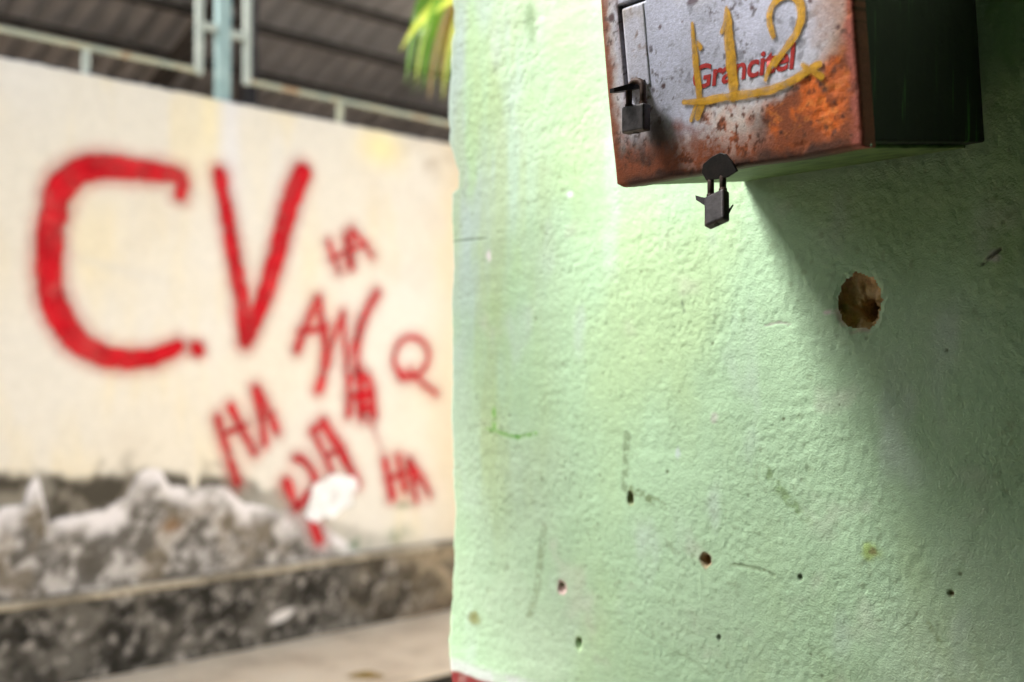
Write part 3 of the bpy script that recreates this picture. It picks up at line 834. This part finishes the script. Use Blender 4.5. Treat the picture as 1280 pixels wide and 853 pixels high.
LEAVES = [(509, 80, 4.9, 0.03, M_LEAF, 0.45), (526, 96, 4.9, 0.03, M_LEAF, 0.45), (543, 108, 4.9, 0.03, M_LEAF, 0.45), (557, 98, 4.9, 0.03, M_LEAF, 0.45), (518, 52, 5.0, 0.03, M_LEAF, 0.45), (550, 78, 5.0, 0.034, M_LEAF, 0.4), (538, 52, 5.0, 0.034, M_LEAF, 0.4), (512, 92, 4.5, 0.024, M_LEAF, 0.45), (520, 104, 4.5, 0.024, M_LEAFY, 0.45), (531, 110, 4.6, 0.026, M_LEAF, 0.45), (549, 104, 4.5, 0.026, M_LEAFD, 0.45), (538, 75, 4.7, 0.026, M_LEAF, 0.45), (560, 50, 4.7, 0.03, M_LEAF, 0.35), (500, 64, 4.45, 0.026, M_LEAFY, 0.42), (507, 108, 4.6, 0.022, M_LEAF, 0.50), (516, 120, 4.4, 0.022, M_LEAF, 0.5), (527, 116, 4.7, 0.024, M_LEAF, 0.5), (536, 124, 4.5, 0.020, M_LEAFD, 0.5),
          (545, 118, 4.6, 0.026, M_LEAF, 0.45), (553, 126, 4.4, 0.022, M_LEAFY, 0.45), (560, 112, 4.7, 0.028, M_LEAF, 0.45), (523, 78, 4.8, 0.024, M_LEAF, 0.45), (541, 90, 4.9, 0.028, M_LEAF, 0.4), (568, 120, 4.5, 0.024, M_LEAF, 0.4),
          (556, 70, 4.8, 0.030, M_LEAF, 0.4), (530, 60, 4.9, 0.026, M_LEAF, 0.45), (590, 130, 4.6, 0.026, M_LEAF, 0.4), (548, 45, 4.9, 0.030, M_LEAF, 0.35)]
for k, (u, v, dd, hw, m, sag) in enumerate(LEAVES):
    strap(ctop + Vector((0, 0, random.uniform(-0.02, 0.05))), at_depth(u, v, dd), hw, m, sag, 300 + k, 0.2 * (k % 3), at_depth(u + 24 if v > 70 else u + 80, -150 if v > 70 else -90, dd))
for k in range(26):
    az = k * 2.399; L = random.uniform(0.6, 0.85)
    e = ctop + Vector((math.cos(az) * L, math.sin(az) * L, random.uniform(-0.25, 0.35)))
    if (e - Vector(CAM)).dot(Vector(RT)) < 0.0:
        continue
    strap(ctop, e, 0.024, M_LEAF, 0.4, 400 + k)

# ------------------------------------------------------------------ the rusty box on the green wall
BO = np.array([-0.9198, 0.004, 0.2858 + EYE])
rx_, ry_, rz_ = 0.1341, 0.0185, -0.087
BR = (Matrix.Rotation(rz_, 3, 'Z') @ Matrix.Rotation(ry_, 3, 'Y') @ Matrix.Rotation(rx_, 3, 'X'))
BRn = np.array(BR)
BW, BD, BH = 0.3786, 0.2645, 0.47
def BP(a, b, c):
    """box coordinates (a to the right, b outwards from the wall, c up) to the world"""
    v = np.stack(np.broadcast_arrays(np.asarray(a, float), -np.asarray(b, float), np.asarray(c, float)), -1)
    return v @ BRn.T + BO
def BL(u, v, b=BD):
    """box coordinates a, c of the door's face at a survey pixel"""
    n = BRn[:, 1]; p0 = BO + BRn @ np.array([0, -b, 0])
    d_ = ray(u, v); t = ((p0 - CAM) @ n) / (d_ @ n)
    l = BRn.T @ (CAM + d_ * t - BO)
    return l[0], l[2]

mbox = empty('metal_box', tuple(BO), 'rusty grey metal meter box with yellow painted number on the green wall', 'box')
def boxpart(name, lo_, hi_, m, bevel=0.0, parent=None):
    me = box_mesh(name, (lo_[0], -hi_[1], lo_[2]), (hi_[0], -lo_[1], hi_[2]), bevel)
    me.transform(BR.to_4x4())
    o = link(name, me, m)
    o.parent = parent or mbox
    return o

# door pan with rounded folded edges
def axis_pts(L, n):
    s = [(0, 0.022), (0, 0.0055), (0.0006, 0.003), (0.002, 0.0010), (0.005, 0.0)]
    mid = [(x_, 0.0) for x_ in np.linspace(0.007, L - 0.007, n)]
    return s + mid + [(L - a, dr) for a, dr in s[::-1]]
ax_, cx_ = axis_pts(BW, 182), axis_pts(BH, 226)
A_ = np.array([p[0] for p in ax_]); Ad = np.array([p[1] for p in ax_]); C_ = np.array([p[0] for p in cx_]); Cd = np.array([p[1] for p in cx_])
AA, CC = np.meshgrid(A_, C_); DR = np.maximum(Ad[None, :], Cd[:, None])
# bent-in lower left corner and uneven edges
AA = AA + (fbm(CC, CC * 0 + 3, 0.12, 2, 110) - 0.5) * 0.004 * sstep(0.05, 0.0, AA)
cut = 0.013 - (AA + CC)
CC = CC + np.clip(cut, 0, None) * 0.55
CC = CC + (fbm(AA, AA * 0 + 5, 0.10, 3, 111) - 0.5) * 0.005 * sstep(0.04, 0, CC)
bb = BD - DR + (fbm(AA, CC, 0.12, 3, 112) - 0.5) * 0.003
def rl(u, v):
    return np.array(BL(u, v))
E_LIL, E_TAN = rgb(0.43, 0.445, 0.56), rgb(0.50, 0.42, 0.33)
RU_O, RU_B, RU_D = rgb(0.52, 0.105, 0.010), rgb(0.19, 0.045, 0.012), rgb(0.030, 0.011, 0.006)
CD = np.ones(AA.shape + (3,)) * E_LIL
CD = mix(CD, rgb(0.33, 0.34, 0.42), sstep(0.45, 0.7, fbm(AA, CC, 0.05, 4, 113)) * 0.7)
CD = mix(CD, rgb(0.54, 0.54, 0.60), sstep(0.5, 0.75, fbm(AA, CC, 0.09, 4, 114)) * 0.7)
CD = mix(CD, rgb(0.10, 0.10, 0.12), sstep(0.62, 0.72, fbm(AA, CC, 0.012, 3, 115)) * sstep(0.4, 0.6, fbm(AA, CC, 0.07, 3, 116)) * 0.6)
f1 = fbm(AA, CC, 0.045, 5, 117, 0.6); f2 = fbm(AA, CC, 0.009, 3, 118, 0.6); f3 = fbm(AA, CC, 0.02, 4, 119, 0.6)
# creeping warm stain towards the edges
edge = np.minimum.reduce([AA, BW - AA, CC])
p1 = rl(862, 132); p2 = rl(960, 118); p3 = rl(1022, 88); p4 = rl(1060, 40)
under = np.interp(AA, [0, p1[0], p2[0], p3[0], p4[0], BW], [p1[1] - 0.055, p1[1] - 0.022, p2[1] - 0.012, p3[1] + 0.004, p4[1] + 0.01, p4[1] + 0.12]) - CC
rightness = sstep(rl(915, 150)[0], rl(985, 140)[0], AA + (f1 - 0.5) * 0.08)
rust = sstep(-0.02, 0.035, under + (f1 - 0.5) * 0.10) * (0.36 + 0.64 * rightness)
warm = np.clip(sstep(-0.03, 0.03, under + (f1 - 0.5) * 0.08) * 0.7 + sstep(0.045, 0.0, AA + (f1 - 0.5) * 0.05) * 0.9 + sstep(0.06, 0.0, BW - AA + (f1 - 0.5) * 0.06), 0, 1)
CD = mix(CD, E_TAN, warm * 0.8)
CD = mix(CD, rgb(0.62, 0.58, 0.54), sstep(0.5, 0.65, f1) * warm * 0.6)
# left strip
ls = sstep(0.020, 0.004, AA + (f3 - 0.5) * 0.02) + sstep(0.008, 0.0, np.abs(AA - 0.033) + (f3 - 0.5) * 0.01) * 0.5
CD = mix(CD, RU_B, np.clip(ls, 0, 1) * 0.75 * sstep(0.35, 0.55, f3 + 0.1))
CD = mix(CD, RU_B, sstep(0.66, 0.76, f1) * sstep(0.05, 0.02, AA) * 0.8)
# lower right: deep orange rust
ro = mix(np.ones(AA.shape + (3,)) * RU_B, RU_O, sstep(0.36, 0.60, f3))
ro = mix(ro, rgb(0.58, 0.18, 0.03), sstep(0.56, 0.75, f2) * 0.6)
ro = mix(ro, RU_D, sstep(0.56, 0.68, fbm(AA, CC, 0.03, 4, 120, 0.6)) * 0.85)
k_ = np.clip(rust * rightness * 1.15, 0, 1)[..., None]
CD = CD * (1 - k_) + ro * k_
# middle bottom: white paint with rust specks
f4 = fbm(AA, CC, 0.0065, 3, 121, 0.6)
sp_ = sstep(0.50, 0.57, f4 * 0.6 + f3 * 0.4) * rust * (1 - rightness)
CD = mix(CD, RU_B, np.clip(sp_ * 3.2, 0, 1) * 0.95)
CD = mix(CD, RU_O * 0.9, sstep(0.42, 0.60, f1 * 0.5 + f3 * 0.5) * rust * (1 - rightness) * 0.9)
# lower left: brown
q1 = rl(800, 205)
bl_ = sstep(1.25, 0.45, np.hypot((AA - q1[0] + 0.01) / 0.095, (CC - q1[1] + 0.012) / 0.060) + (f1 - 0.5) * 0.9)
CD = mix(CD, mix(np.ones(AA.shape + (3,)) * RU_B, RU_D, sstep(0.4, 0.65, f3)), bl_ * 0.92)
q1 = rl(822, 172)                                # padlock's cast shadow painted into the door colour
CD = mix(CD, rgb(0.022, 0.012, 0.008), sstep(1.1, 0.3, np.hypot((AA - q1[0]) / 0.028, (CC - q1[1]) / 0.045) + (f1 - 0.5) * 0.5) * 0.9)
# bottom and right folds
CD = mix(CD, RU_B, sstep(0.062, 0.012, CC + (f1 - 0.5) * 0.09 + (f3 - 0.5) * 0.04) * 0.9)
CD = mix(CD, RU_D, sstep(0.018, 0.004, CC + (f3 - 0.5) * 0.024) * 0.9)
CD = mix(CD, RU_B, sstep(0.030, 0.004, AA + (f1 - 0.5) * 0.05 + (f3 - 0.5) * 0.03) * 0.8)
CD = mix(CD, RU_B, sstep(0.05, 0.008, BW - AA + (f1 - 0.5) * 0.07) * 0.6)
CD = mix(CD, rgb(0.30, 0.08, 0.06), sstep(0.016, 0.003, BW - AA + (f3 - 0.5) * 0.018) * 0.8)
CD = mix(CD, RU_D, sstep(0.62, 0.72, f4) * 0.75 * sstep(0.42, 0.6, f1))
for u, v, r in ((825, 34, 0.0035), (829, 108, 0.0045), (940, 10, 0.004), (853, 27, 0.0016), (786, 69, 0.0014), (789, 73, 0.0014), (797, 69, 0.0016), (795, 66, 0.0012), (805, 68, 0.0014),
                (760, 53, 0.003), (1013, 1, 0.004), (945, 12, 0.002), (764, 22, 0.008), (1048, 34, 0.004)):
    q1 = rl(u, v)
    CD = mix(CD, rgb(0.06, 0.02, 0.02), sstep(1, 0.5, np.hypot(AA - q1[0], CC - q1[1]) / r + (f2 - 0.5) * 0.4) * 0.9)
q1 = rl(866, 2)
CD = mix(CD, rgb(0.10, 0.07, 0.09), sstep(1, 0.6, np.hypot((AA - q1[0]) / 0.012, (CC - q1[1]) / 0.005)) * 0.9)
# the slot round the sliding plate
gA, gT = rl(779, 60)[0], rl(779, 8)[1]
gR = rl(812, 60)[0]; gB = rl(784, 120)[1]
slot = np.maximum(sstep(0.0030, 0.0012, np.abs(AA - gA)) * (CC < gT + 0.002) * (CC > gB), sstep(0.0030, 0.0012, np.abs(CC - gT)) * (AA > gA - 0.002) * (AA < gR))
CD = mix(CD, rgb(0.012, 0.008, 0.007), slot)
bb = bb - slot * 0.006 - sstep(0.5, 0.8, f3) * k_[..., 0] * 0.0012
CD = np.clip(CD * 1.3, 0, 0.8)
door = link('door', grid_mesh('door', BP(AA, bb, CC) - BO, CD), M_RUST)
door.parent = mbox
# sliding plate
def face_sheet(a0, a1, c0, c1, b, n):
    aa_, cc_ = np.meshgrid(np.linspace(a0, a1, n), np.linspace(c0, c1, n * 3))
    e_ = np.minimum.reduce([aa_ - a0, a1 - aa_, cc_ - c0, c1 - cc_])
    cl_ = np.ones(aa_.shape + (3,)) * rgb(0.57, 0.575, 0.69)
    cl_ = mix(cl_, rgb(0.40, 0.35, 0.30), sstep(0.45, 0.75, fbm(aa_, cc_, 0.04, 4, 130)) * 0.7)
    cl_ = mix(cl_, rgb(0.22, 0.12, 0.08), sstep(0.64, 0.74, fbm(aa_, cc_, 0.012, 3, 131)) * 0.7)
    b_ = b - 0.004 * sstep(0.0012, 0.0, e_)
    return grid_mesh('sliding_plate', BP(aa_, b_, cc_) - BO, cl_)
sp = link('sliding_plate', face_sheet(gA + 0.0022, gR - 0.001, gB + 0.004, gT - 0.0024, BD + 0.0012, 16), M_RUST)
sp.parent = door

# casing behind the door
case_in = 0.004
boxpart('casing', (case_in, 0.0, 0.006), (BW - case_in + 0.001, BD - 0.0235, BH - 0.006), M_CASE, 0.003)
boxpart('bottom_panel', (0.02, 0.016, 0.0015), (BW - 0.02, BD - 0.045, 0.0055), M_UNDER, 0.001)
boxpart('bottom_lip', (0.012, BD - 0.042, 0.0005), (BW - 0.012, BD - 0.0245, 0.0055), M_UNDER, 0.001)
for a0 in (0.06, 0.27):
    boxpart('wall_bracket', (a0, -0.03, 0.10), (a0 + 0.05, 0.0, 0.13), M_HASP, 0.001)
    boxpart('wall_bracket', (a0, -0.075, 0.36), (a0 + 0.05, 0.0, 0.39), M_HASP, 0.001)
# rivet glinting at the lower right corner
bm = bmesh.new()
bmesh.ops.create_uvsphere(bm, u_segments=10, v_segments=6, radius=0.0022)
me = bm_mesh('rivet', bm, True)
rv = link('rivet', me, noise_mat('bright_rivet', [(0.3, 0.6), (0.7, 0.75)], 50, 0.25, metal=0.8), mbox)
rv.location = Vector(BP(BW - 0.0005, BD - 0.012, 0.002) - BO)

# red printed word, worn
cu = bpy.data.curves.new('word', 'FONT')
cu.body = 'Grancitel'
cu.size = 1.0; cu.shear = 0.18; cu.offset = 0.022; cu.space_character = 0.97
to = bpy.data.objects.new('word', cu)
col.objects.link(to)
bpy.context.view_layer.update()
me = bpy.data.meshes.new_from_object(to.evaluated_get(bpy.context.evaluated_depsgraph_get()))
bpy.data.objects.remove(to)
co = np.zeros(len(me.vertices) * 3, np.float32); me.vertices.foreach_get('co', co); co = co.reshape(-1, 3).copy(); co[:, 0] -= co[:, 0].min()
pa, pb, pt = rl(867, 112), rl(997, 84), rl(993, 53)
dirv = pb - pa; Lw = np.hypot(*dirv); dirv /= Lw
hgt = (pt - pb) @ np.array([-dirv[1], dirv[0]])
sx_ = Lw / co[:, 0].max(); sy_ = hgt / co[:, 1].max()
ca = pa[0] + dirv[0] * co[:, 0] * sx_ - dirv[1] * co[:, 1] * sy_
cc = pa[1] + dirv[1] * co[:, 0] * sx_ + dirv[0] * co[:, 1] * sy_
me.vertices.foreach_set('co', (BP(ca, BD + 0.0005 + (fbm(ca, cc, 0.12, 3, 112) - 0.5) * 0.003, cc) - BO).astype(np.float32).ravel())
me.update(); me.name = 'printed_word'
wd = link('printed_word', me, M_PRINT, door)

# yellow brushed number and underline
def door_wave(a, c):
    return (fbm(a, c, 0.12, 3, 112) - 0.5) * 0.003
def brush(strokes, seed, b=BD + 0.0010):
    out = []
    for pts, wpx in strokes:
        q = np.array([BL(*p) for p in pts]); wr = np.broadcast_to(np.array(wpx, float), (len(pts),))
        full = np.column_stack([q, wr]); full = chaikin(full, 2) if len(pts) > 2 else full
        out.append((full[:, :2], full[:, 2] * 0.5 * 1.15 / FPX * 1.08))
    me = paint_sheet('painted_numeral', out, lambda U, V: BP(U, b + door_wave(U, V), V) - BO, 0.0016, 0.0012, (0.60, 0.315, 0.010), 0.92, 0.55, 0.012, seed)
    return link('painted_numeral', me, M_YELLOW, door)
brush([([(866, 30), (868, 55), (871, 85), (875, 128)], [5, 9, 11, 11]), ([(872, 52), (876, 60)], [4, 8]), ([(878, 128), (872, 146)], [13, 10]), ([(873, 122), (864, 150)], [5, 6])], 1)
brush([([(909, 10), (910, 25), (913, 60), (917, 105), (917, 120)], [5, 14, 17, 17, 13]), ([(909, 22), (903, 40)], [6, 6])], 2, BD + 0.0012)
brush([([(968, 46), (962, 28), (964, 10), (975, -4), (990, -8), (1002, 2), (1004, 22), (997, 42), (982, 62), (970, 80)], [8, 8, 8, 9, 10, 11, 11, 10, 9, 8]),
       ([(971, 72), (962, 86), (958, 100)], [6, 7, 5])], 3, BD + 0.0014)
ul = brush([([(855, 128), (880, 127), (905, 122), (935, 118), (960, 114), (985, 105), (1005, 93), (1025, 80)], [6, 9, 10, 11, 11, 10, 10, 9]), ([(1005, 82), (1028, 96)], [6, 8])], 4, BD + 0.0016)
ul.name = 'painted_underline'

# ------------------------------------------------------------------ hasps and padlocks
def poly_plate(name, pts, b0, b1, m, parent):
    """plate cut to an outline (a, c), from b0 to b1 out of the wall"""
    bm = bmesh.new()
    f0 = [bm.verts.new(BP(a, b0, c) - BO) for a, c in pts]; f1_ = [bm.verts.new(BP(a, b1, c) - BO) for a, c in pts]
    bm.faces.new(f0); bm.faces.new(f1_[::-1])
    for i in range(len(pts)):
        j = (i + 1) % len(pts)
        bm.faces.new((f0[i], f0[j], f1_[j], f1_[i]))
    o = link(name, bm_mesh(name, bm, bevel=0.0006, seg=1), m)
    o.parent = parent
    return o

# upper hasp: a tongue sticking out of the slot
ha, hc = BL(797, 118)
bm = bmesh.new()
tongue = [(-0.016, 0.0), (0.016, 0.0), (0.013, 0.030), (0.004, 0.046), (-0.004, 0.046), (-0.013, 0.030)]
lo_v = [bm.verts.new(BP(ha + a, BD + b, hc + 0.006 - 0.12 * b) - BO) for a, b in tongue]
hi_v = [bm.verts.new(BP(ha + a, BD + b, hc + 0.016 - 0.22 * b) - BO) for a, b in tongue]
bm.faces.new(lo_v); bm.faces.new(hi_v[::-1])
for i in range(6):
    j = (i + 1) % 6
    bm.faces.new((lo_v[i], lo_v[j], hi_v[j], hi_v[i]))
hs = link('hasp', bm_mesh('hasp', bm), M_HASP); hs.parent = mbox
# lower hasp: black plate with rounded top at the door's bottom edge, its tongue turned out
hl = [BL(*p) for p in ((880, 216), (882, 205), (893, 196), (903, 191), (910, 193), (918, 203), (924, 214), (912, 222), (886, 226))]
hs2 = poly_plate('hasp', hl, BD + 0.001, BD + 0.005, M_HASP, mbox)

def padlock(origin, rot,  bw, bh, bt, sh, label, flap):
    root = bpy.data.objects.new('padlock', None); col.objects.link(root)
    root.empty_display_size = 0.03
    root.location = origin; root.rotation_euler = rot.to_euler() if isinstance(rot, Matrix) else rot
    tag(root, label, 'padlock', 'padlocks on the metal box')
    # body, origin at the middle of its top; local x across, y thickness, z up
    bm = bmesh.new(); add_box(bm, (-bw / 2, -bt / 2, -bh), (bw / 2, bt / 2, 0))
    link('body', bm_mesh('body', bm, bevel=0.0032, seg=3), M_LOCK, root)
    bm = bmesh.new()
    r = bw * 0.31
    pts = [(-r, 0, -0.004), (-r, 0, sh * 0.5)] + [(-r * math.cos(t), 0, sh - r + r * math.sin(t)) for t in np.linspace(0, math.pi, 13)] + [(r, 0, sh * 0.5), (r, 0, -0.004)]
    add_tube(bm, pts, 0.0042, 10)
    link('shackle', bm_mesh('shackle', bm, True), M_SHACKLE, root)
    for sx in (-r, r):
        bm = bmesh.new()
        add_tube(bm, [(sx, 0, 0.0002), (sx, 0, 0.003)], 0.0052, 12)
        link('collar', bm_mesh('collar', bm), M_SHACKLE, root)
    bm = bmesh.new()
    add_tube(bm, [(0, 0, -bh - 0.0006), (0, 0, -bh + 0.002)], bt * 0.28, 14)
    link('keyhole', bm_mesh('keyhole', bm), M_HASP, root)
    if flap:
        for pts_ in flap:
            bm = bmesh.new()
            f0 = [bm.verts.new((x_, y_ - 0.001, z_)) for x_, y_, z_ in pts_]; f1_ = [bm.verts.new((x_, y_ + 0.001, z_)) for x_, y_, z_ in pts_]
            bm.faces.new(f0); bm.faces.new(f1_[::-1])
            for i in range(len(pts_)):
                j = (i + 1) % len(pts_)
                bm.faces.new((f0[i], f0[j], f1_[j], f1_[i]))
            link('spur', bm_mesh('spur', bm), M_HASP, root)
    return root

pb_ = BD + 0.022
a1, c1 = BL(795, 132, pb_)
e0 = BR.to_euler()
padlock(Vector(BP(a1, pb_, c1)), (0.02, 0.02, rz_ + 0.06), 0.038, 0.0345, 0.015, 0.031, 'small dark padlock on the upper hasp, lying flat against the box door', None)
b2 = BD + 0.010
a2, c2 = BL(896, 243, b2)
P2 = Vector(BP(a2, b2, c2))
T_ = (Vector(CAM) - P2).normalized(); R_ = Vector((0, 0, 1)).cross(T_).normalized(); U_ = T_.cross(R_)
e1 = (R_ * 0.75 + U_ * 0.34 + T_ * 0.566).normalized()
e3 = (U_ * 0.854 - T_ * 0.52); e3 = (e3 - e1 * e3.dot(e1)).normalized(); e2 = e3.cross(e1)
padlock(P2, Matrix((e1, e2, e3)).transposed(), 0.031, 0.0415, 0.013, 0.048, 'scuffed padlock dangling below the bottom edge of the box',
        [[(-0.0135, -0.003, -0.001), (-0.022, -0.003, 0.004), (-0.031, -0.003, 0.010), (-0.030, -0.003, 0.003), (-0.0135, -0.003, -0.013)],
         [(0.0135, 0.005, -0.026), (0.021, 0.005, -0.021), (0.0135, 0.005, -0.031)]])

# ------------------------------------------------------------------ unseen blockers added beside and behind the viewer, shaping the light
HX0, HY = -2.2, -2.35
house = empty('added_house', (HX0, HY, 0), 'added unseen house blocking light opposite the green wall across the alley', 'house')  # added to shade the right part of the green wall
keep(link('wall', box_mesh('wall', (HX0, HY - 4.0, 0.0), (7, HY, 5.4)), M_BLOCKER), house)
keep(link('bounce_gable', box_mesh('bounce_gable', (HX0 - 0.05, HY - 4.01, 0.0), (HX0 - 0.002, HY + 0.01, 5.4)), M_BOUNCE), house)  # added white face bouncing sunlight towards the graffiti wall
keep(link('roof', box_mesh('roof', (HX0 - 0.35, HY - 4.3, 5.402), (7.3, HY + 0.35, 5.52)), M_SHEET), house)
dr = keep(link('door', box_mesh('door', (1.2, HY + 0.002, 0.0), (2.1, HY + 0.04, 2.05), 0.004), M_WOOD), house)
wn_ = keep(link('window', box_mesh('window', (3.2, HY + 0.002, 1.0), (4.4, HY + 0.05, 2.1), 0.004), M_WOOD), house)
keep(link('added_end_wall', box_mesh('added_end_wall', (3.2, HY + 0.002, 0.0), (3.4, -0.02, 3.09)), M_BLOCKER), house)  # added to close the alley against sky light from the right
canopy = empty('added_canopy', (-1.0, -1.2, 3.1), 'added unseen slab over the alley, blocking light from above', 'roof')  # added to keep light from above off the wall's right part
keep(link('slab', box_mesh('slab', (-1.0, HY + 0.002, 3.1), (7, -0.012, 3.26), 0.004), M_BLOCKER), canopy)

gate = empty('added_gate', (BGX - 0.06, -2.4, 0.0), 'added unseen dark plank gate beyond the cream wall, cutting bounced light', 'gate')  # added in dark wood to lower the fill light in the shade
for k in range(24):
    y1 = -4.4 + k * 0.165
    keep(link('plank', box_mesh('plank', (BGX - 0.08, y1, 0.04), (BGX - 0.045, y1 + 0.155, 3.0 + 0.03 * math.sin(k * 1.7)), 0.003), M_WOOD), gate)
for z1 in (0.5, 2.5):
    keep(link('rail', box_mesh('rail', (BGX - 0.14, -4.4, z1), (BGX - 0.082, -0.45, z1 + 0.12), 0.003), M_WOOD), gate)
for y1 in (-4.55, -0.54):
    keep(link('gate_post', box_mesh('gate_post', (BGX - 0.16, y1, -0.006), (BGX - 0.02, y1 + 0.11, 3.15), 0.004), M_WOOD), gate)

# unseen tree added to dim the left and bottom of the green wall
def added_tree(base, top, rad, n, seed):
    rnd = random.Random(seed)
    root = empty('added_tree', base, 'added unseen leafy tree at the mouth of the alley, dimming the green wall', 'tree')
    b, c = Vector(base), Vector(top)
    bm = bmesh.new()
    add_tube(bm, [b.lerp(c, t) + Vector((0.05 * math.sin(5 * t), 0.04 * math.sin(4 * t), 0)) for t in np.linspace(0, 1, 10)], [0.07 - 0.045 * t for t in np.linspace(0, 1, 10)], 10)
    for k in range(9):
        a = k * 2.4; s0 = b.lerp(c, 0.72 + 0.03 * k)
        e = c + Vector((math.cos(a) * rad * 0.8, math.sin(a) * rad * 0.8, rnd.uniform(-0.3, 0.4) * rad))
        add_tube(bm, [s0, s0.lerp(e, 0.5) + Vector((0, 0, 0.06)), e], [0.022, 0.014, 0.006], 6)
    s0 = b.lerp(c, 0.6)
    add_tube(bm, [s0, Vector((-2.6, -1.55, 2.85)), Vector((-1.85, -1.25, 2.75)), Vector((-1.35, -1.2, 2.68))], [0.03, 0.022, 0.014, 0.005], 7)
    keep(link('trunk', bm_mesh('trunk', bm, True), M_TRUNK), root)
    bm = bmesh.new()
    clumps = []
    for k in range(26):
        d_ = Vector((rnd.gauss(0, 1), rnd.gauss(0, 1), rnd.gauss(0, 0.8))).normalized() * rad * rnd.uniform(0.3, 0.95)
        clumps.append((c + d_, rad * rnd.uniform(0.2, 0.36)))
    bough = Vector((-1.8, -1.2, 2.72))  # low bough placed to dim the bottom of the green wall
    for k in range(48):
        clumps.append((bough + Vector((rnd.uniform(-0.75, 0.65), rnd.uniform(-0.36, 0.30), rnd.uniform(-0.1, 0.12))), 0.17))
    for k in range(n):
        q, r = rnd.choice(clumps)
        p = q + Vector((rnd.gauss(0, 1), rnd.gauss(0, 1), rnd.gauss(0, 1))).normalized() * r * rnd.random() ** 0.5
        d1 = Vector((rnd.gauss(0, 1), rnd.gauss(0, 1), rnd.gauss(0, 0.6))).normalized()
        d2 = d1.cross(Vector((rnd.gauss(0, 1), rnd.gauss(0, 1), rnd.gauss(0, 1)))).normalized()
        L = rnd.uniform(0.035, 0.06)
        vs = [bm.verts.new(p), bm.verts.new(p + d1 * L * 0.5 + d2 * L * 0.28), bm.verts.new(p + d1 * L), bm.verts.new(p + d1 * L * 0.5 - d2 * L * 0.28)]
        bm.faces.new(vs)
    cr = keep(link('crown', bm_mesh('crown', bm), M_LEAF), root)
    cr['kind'] = 'stuff'
added_tree((-3.35, -2.15, -0.004), (-3.05, -1.3, 4.05), 0.60, 13000, 5)

# ------------------------------------------------------------------ small things on the pavement
bm = bmesh.new()
d_ = ray(457, 846); P_ = CAM + d_ * ((0.006 - CAM[2]) / d_[2])
pts = [(-0.10, 0.0, 0.0), (-0.05, 0.022, 0.012), (0.0, 0.03, 0.02), (0.06, 0.018, 0.012), (0.10, 0.0, 0.0), (0.06, -0.016, 0.006), (0.0, -0.024, 0.002), (-0.05, -0.02, 0.003)]
mid = [(-0.05, 0, 0.004), (0.0, 0, 0.008), (0.06, 0, 0.004)]
v_ = [bm.verts.new(p) for p in pts]; mv = [bm.verts.new(p) for p in mid]
for f in ((v_[0], v_[1], mv[0]), (v_[1], v_[2], mv[1], mv[0]), (v_[2], v_[3], mv[2], mv[1]), (v_[3], v_[4], mv[2]), (v_[4], v_[5], mv[2]), (v_[5], v_[6], mv[1], mv[2]), (v_[6], v_[7], mv[0], mv[1]), (v_[7], v_[0], mv[0])):
    bm.faces.new(f)
lf = link('fallen_leaf', bm_mesh('fallen_leaf', bm), M_LEAFD)
lf.location = P_; lf.rotation_euler = (0, 0, 0.7)
tag(lf, 'dry brown fallen leaf lying on the pale pavement', 'leaf')
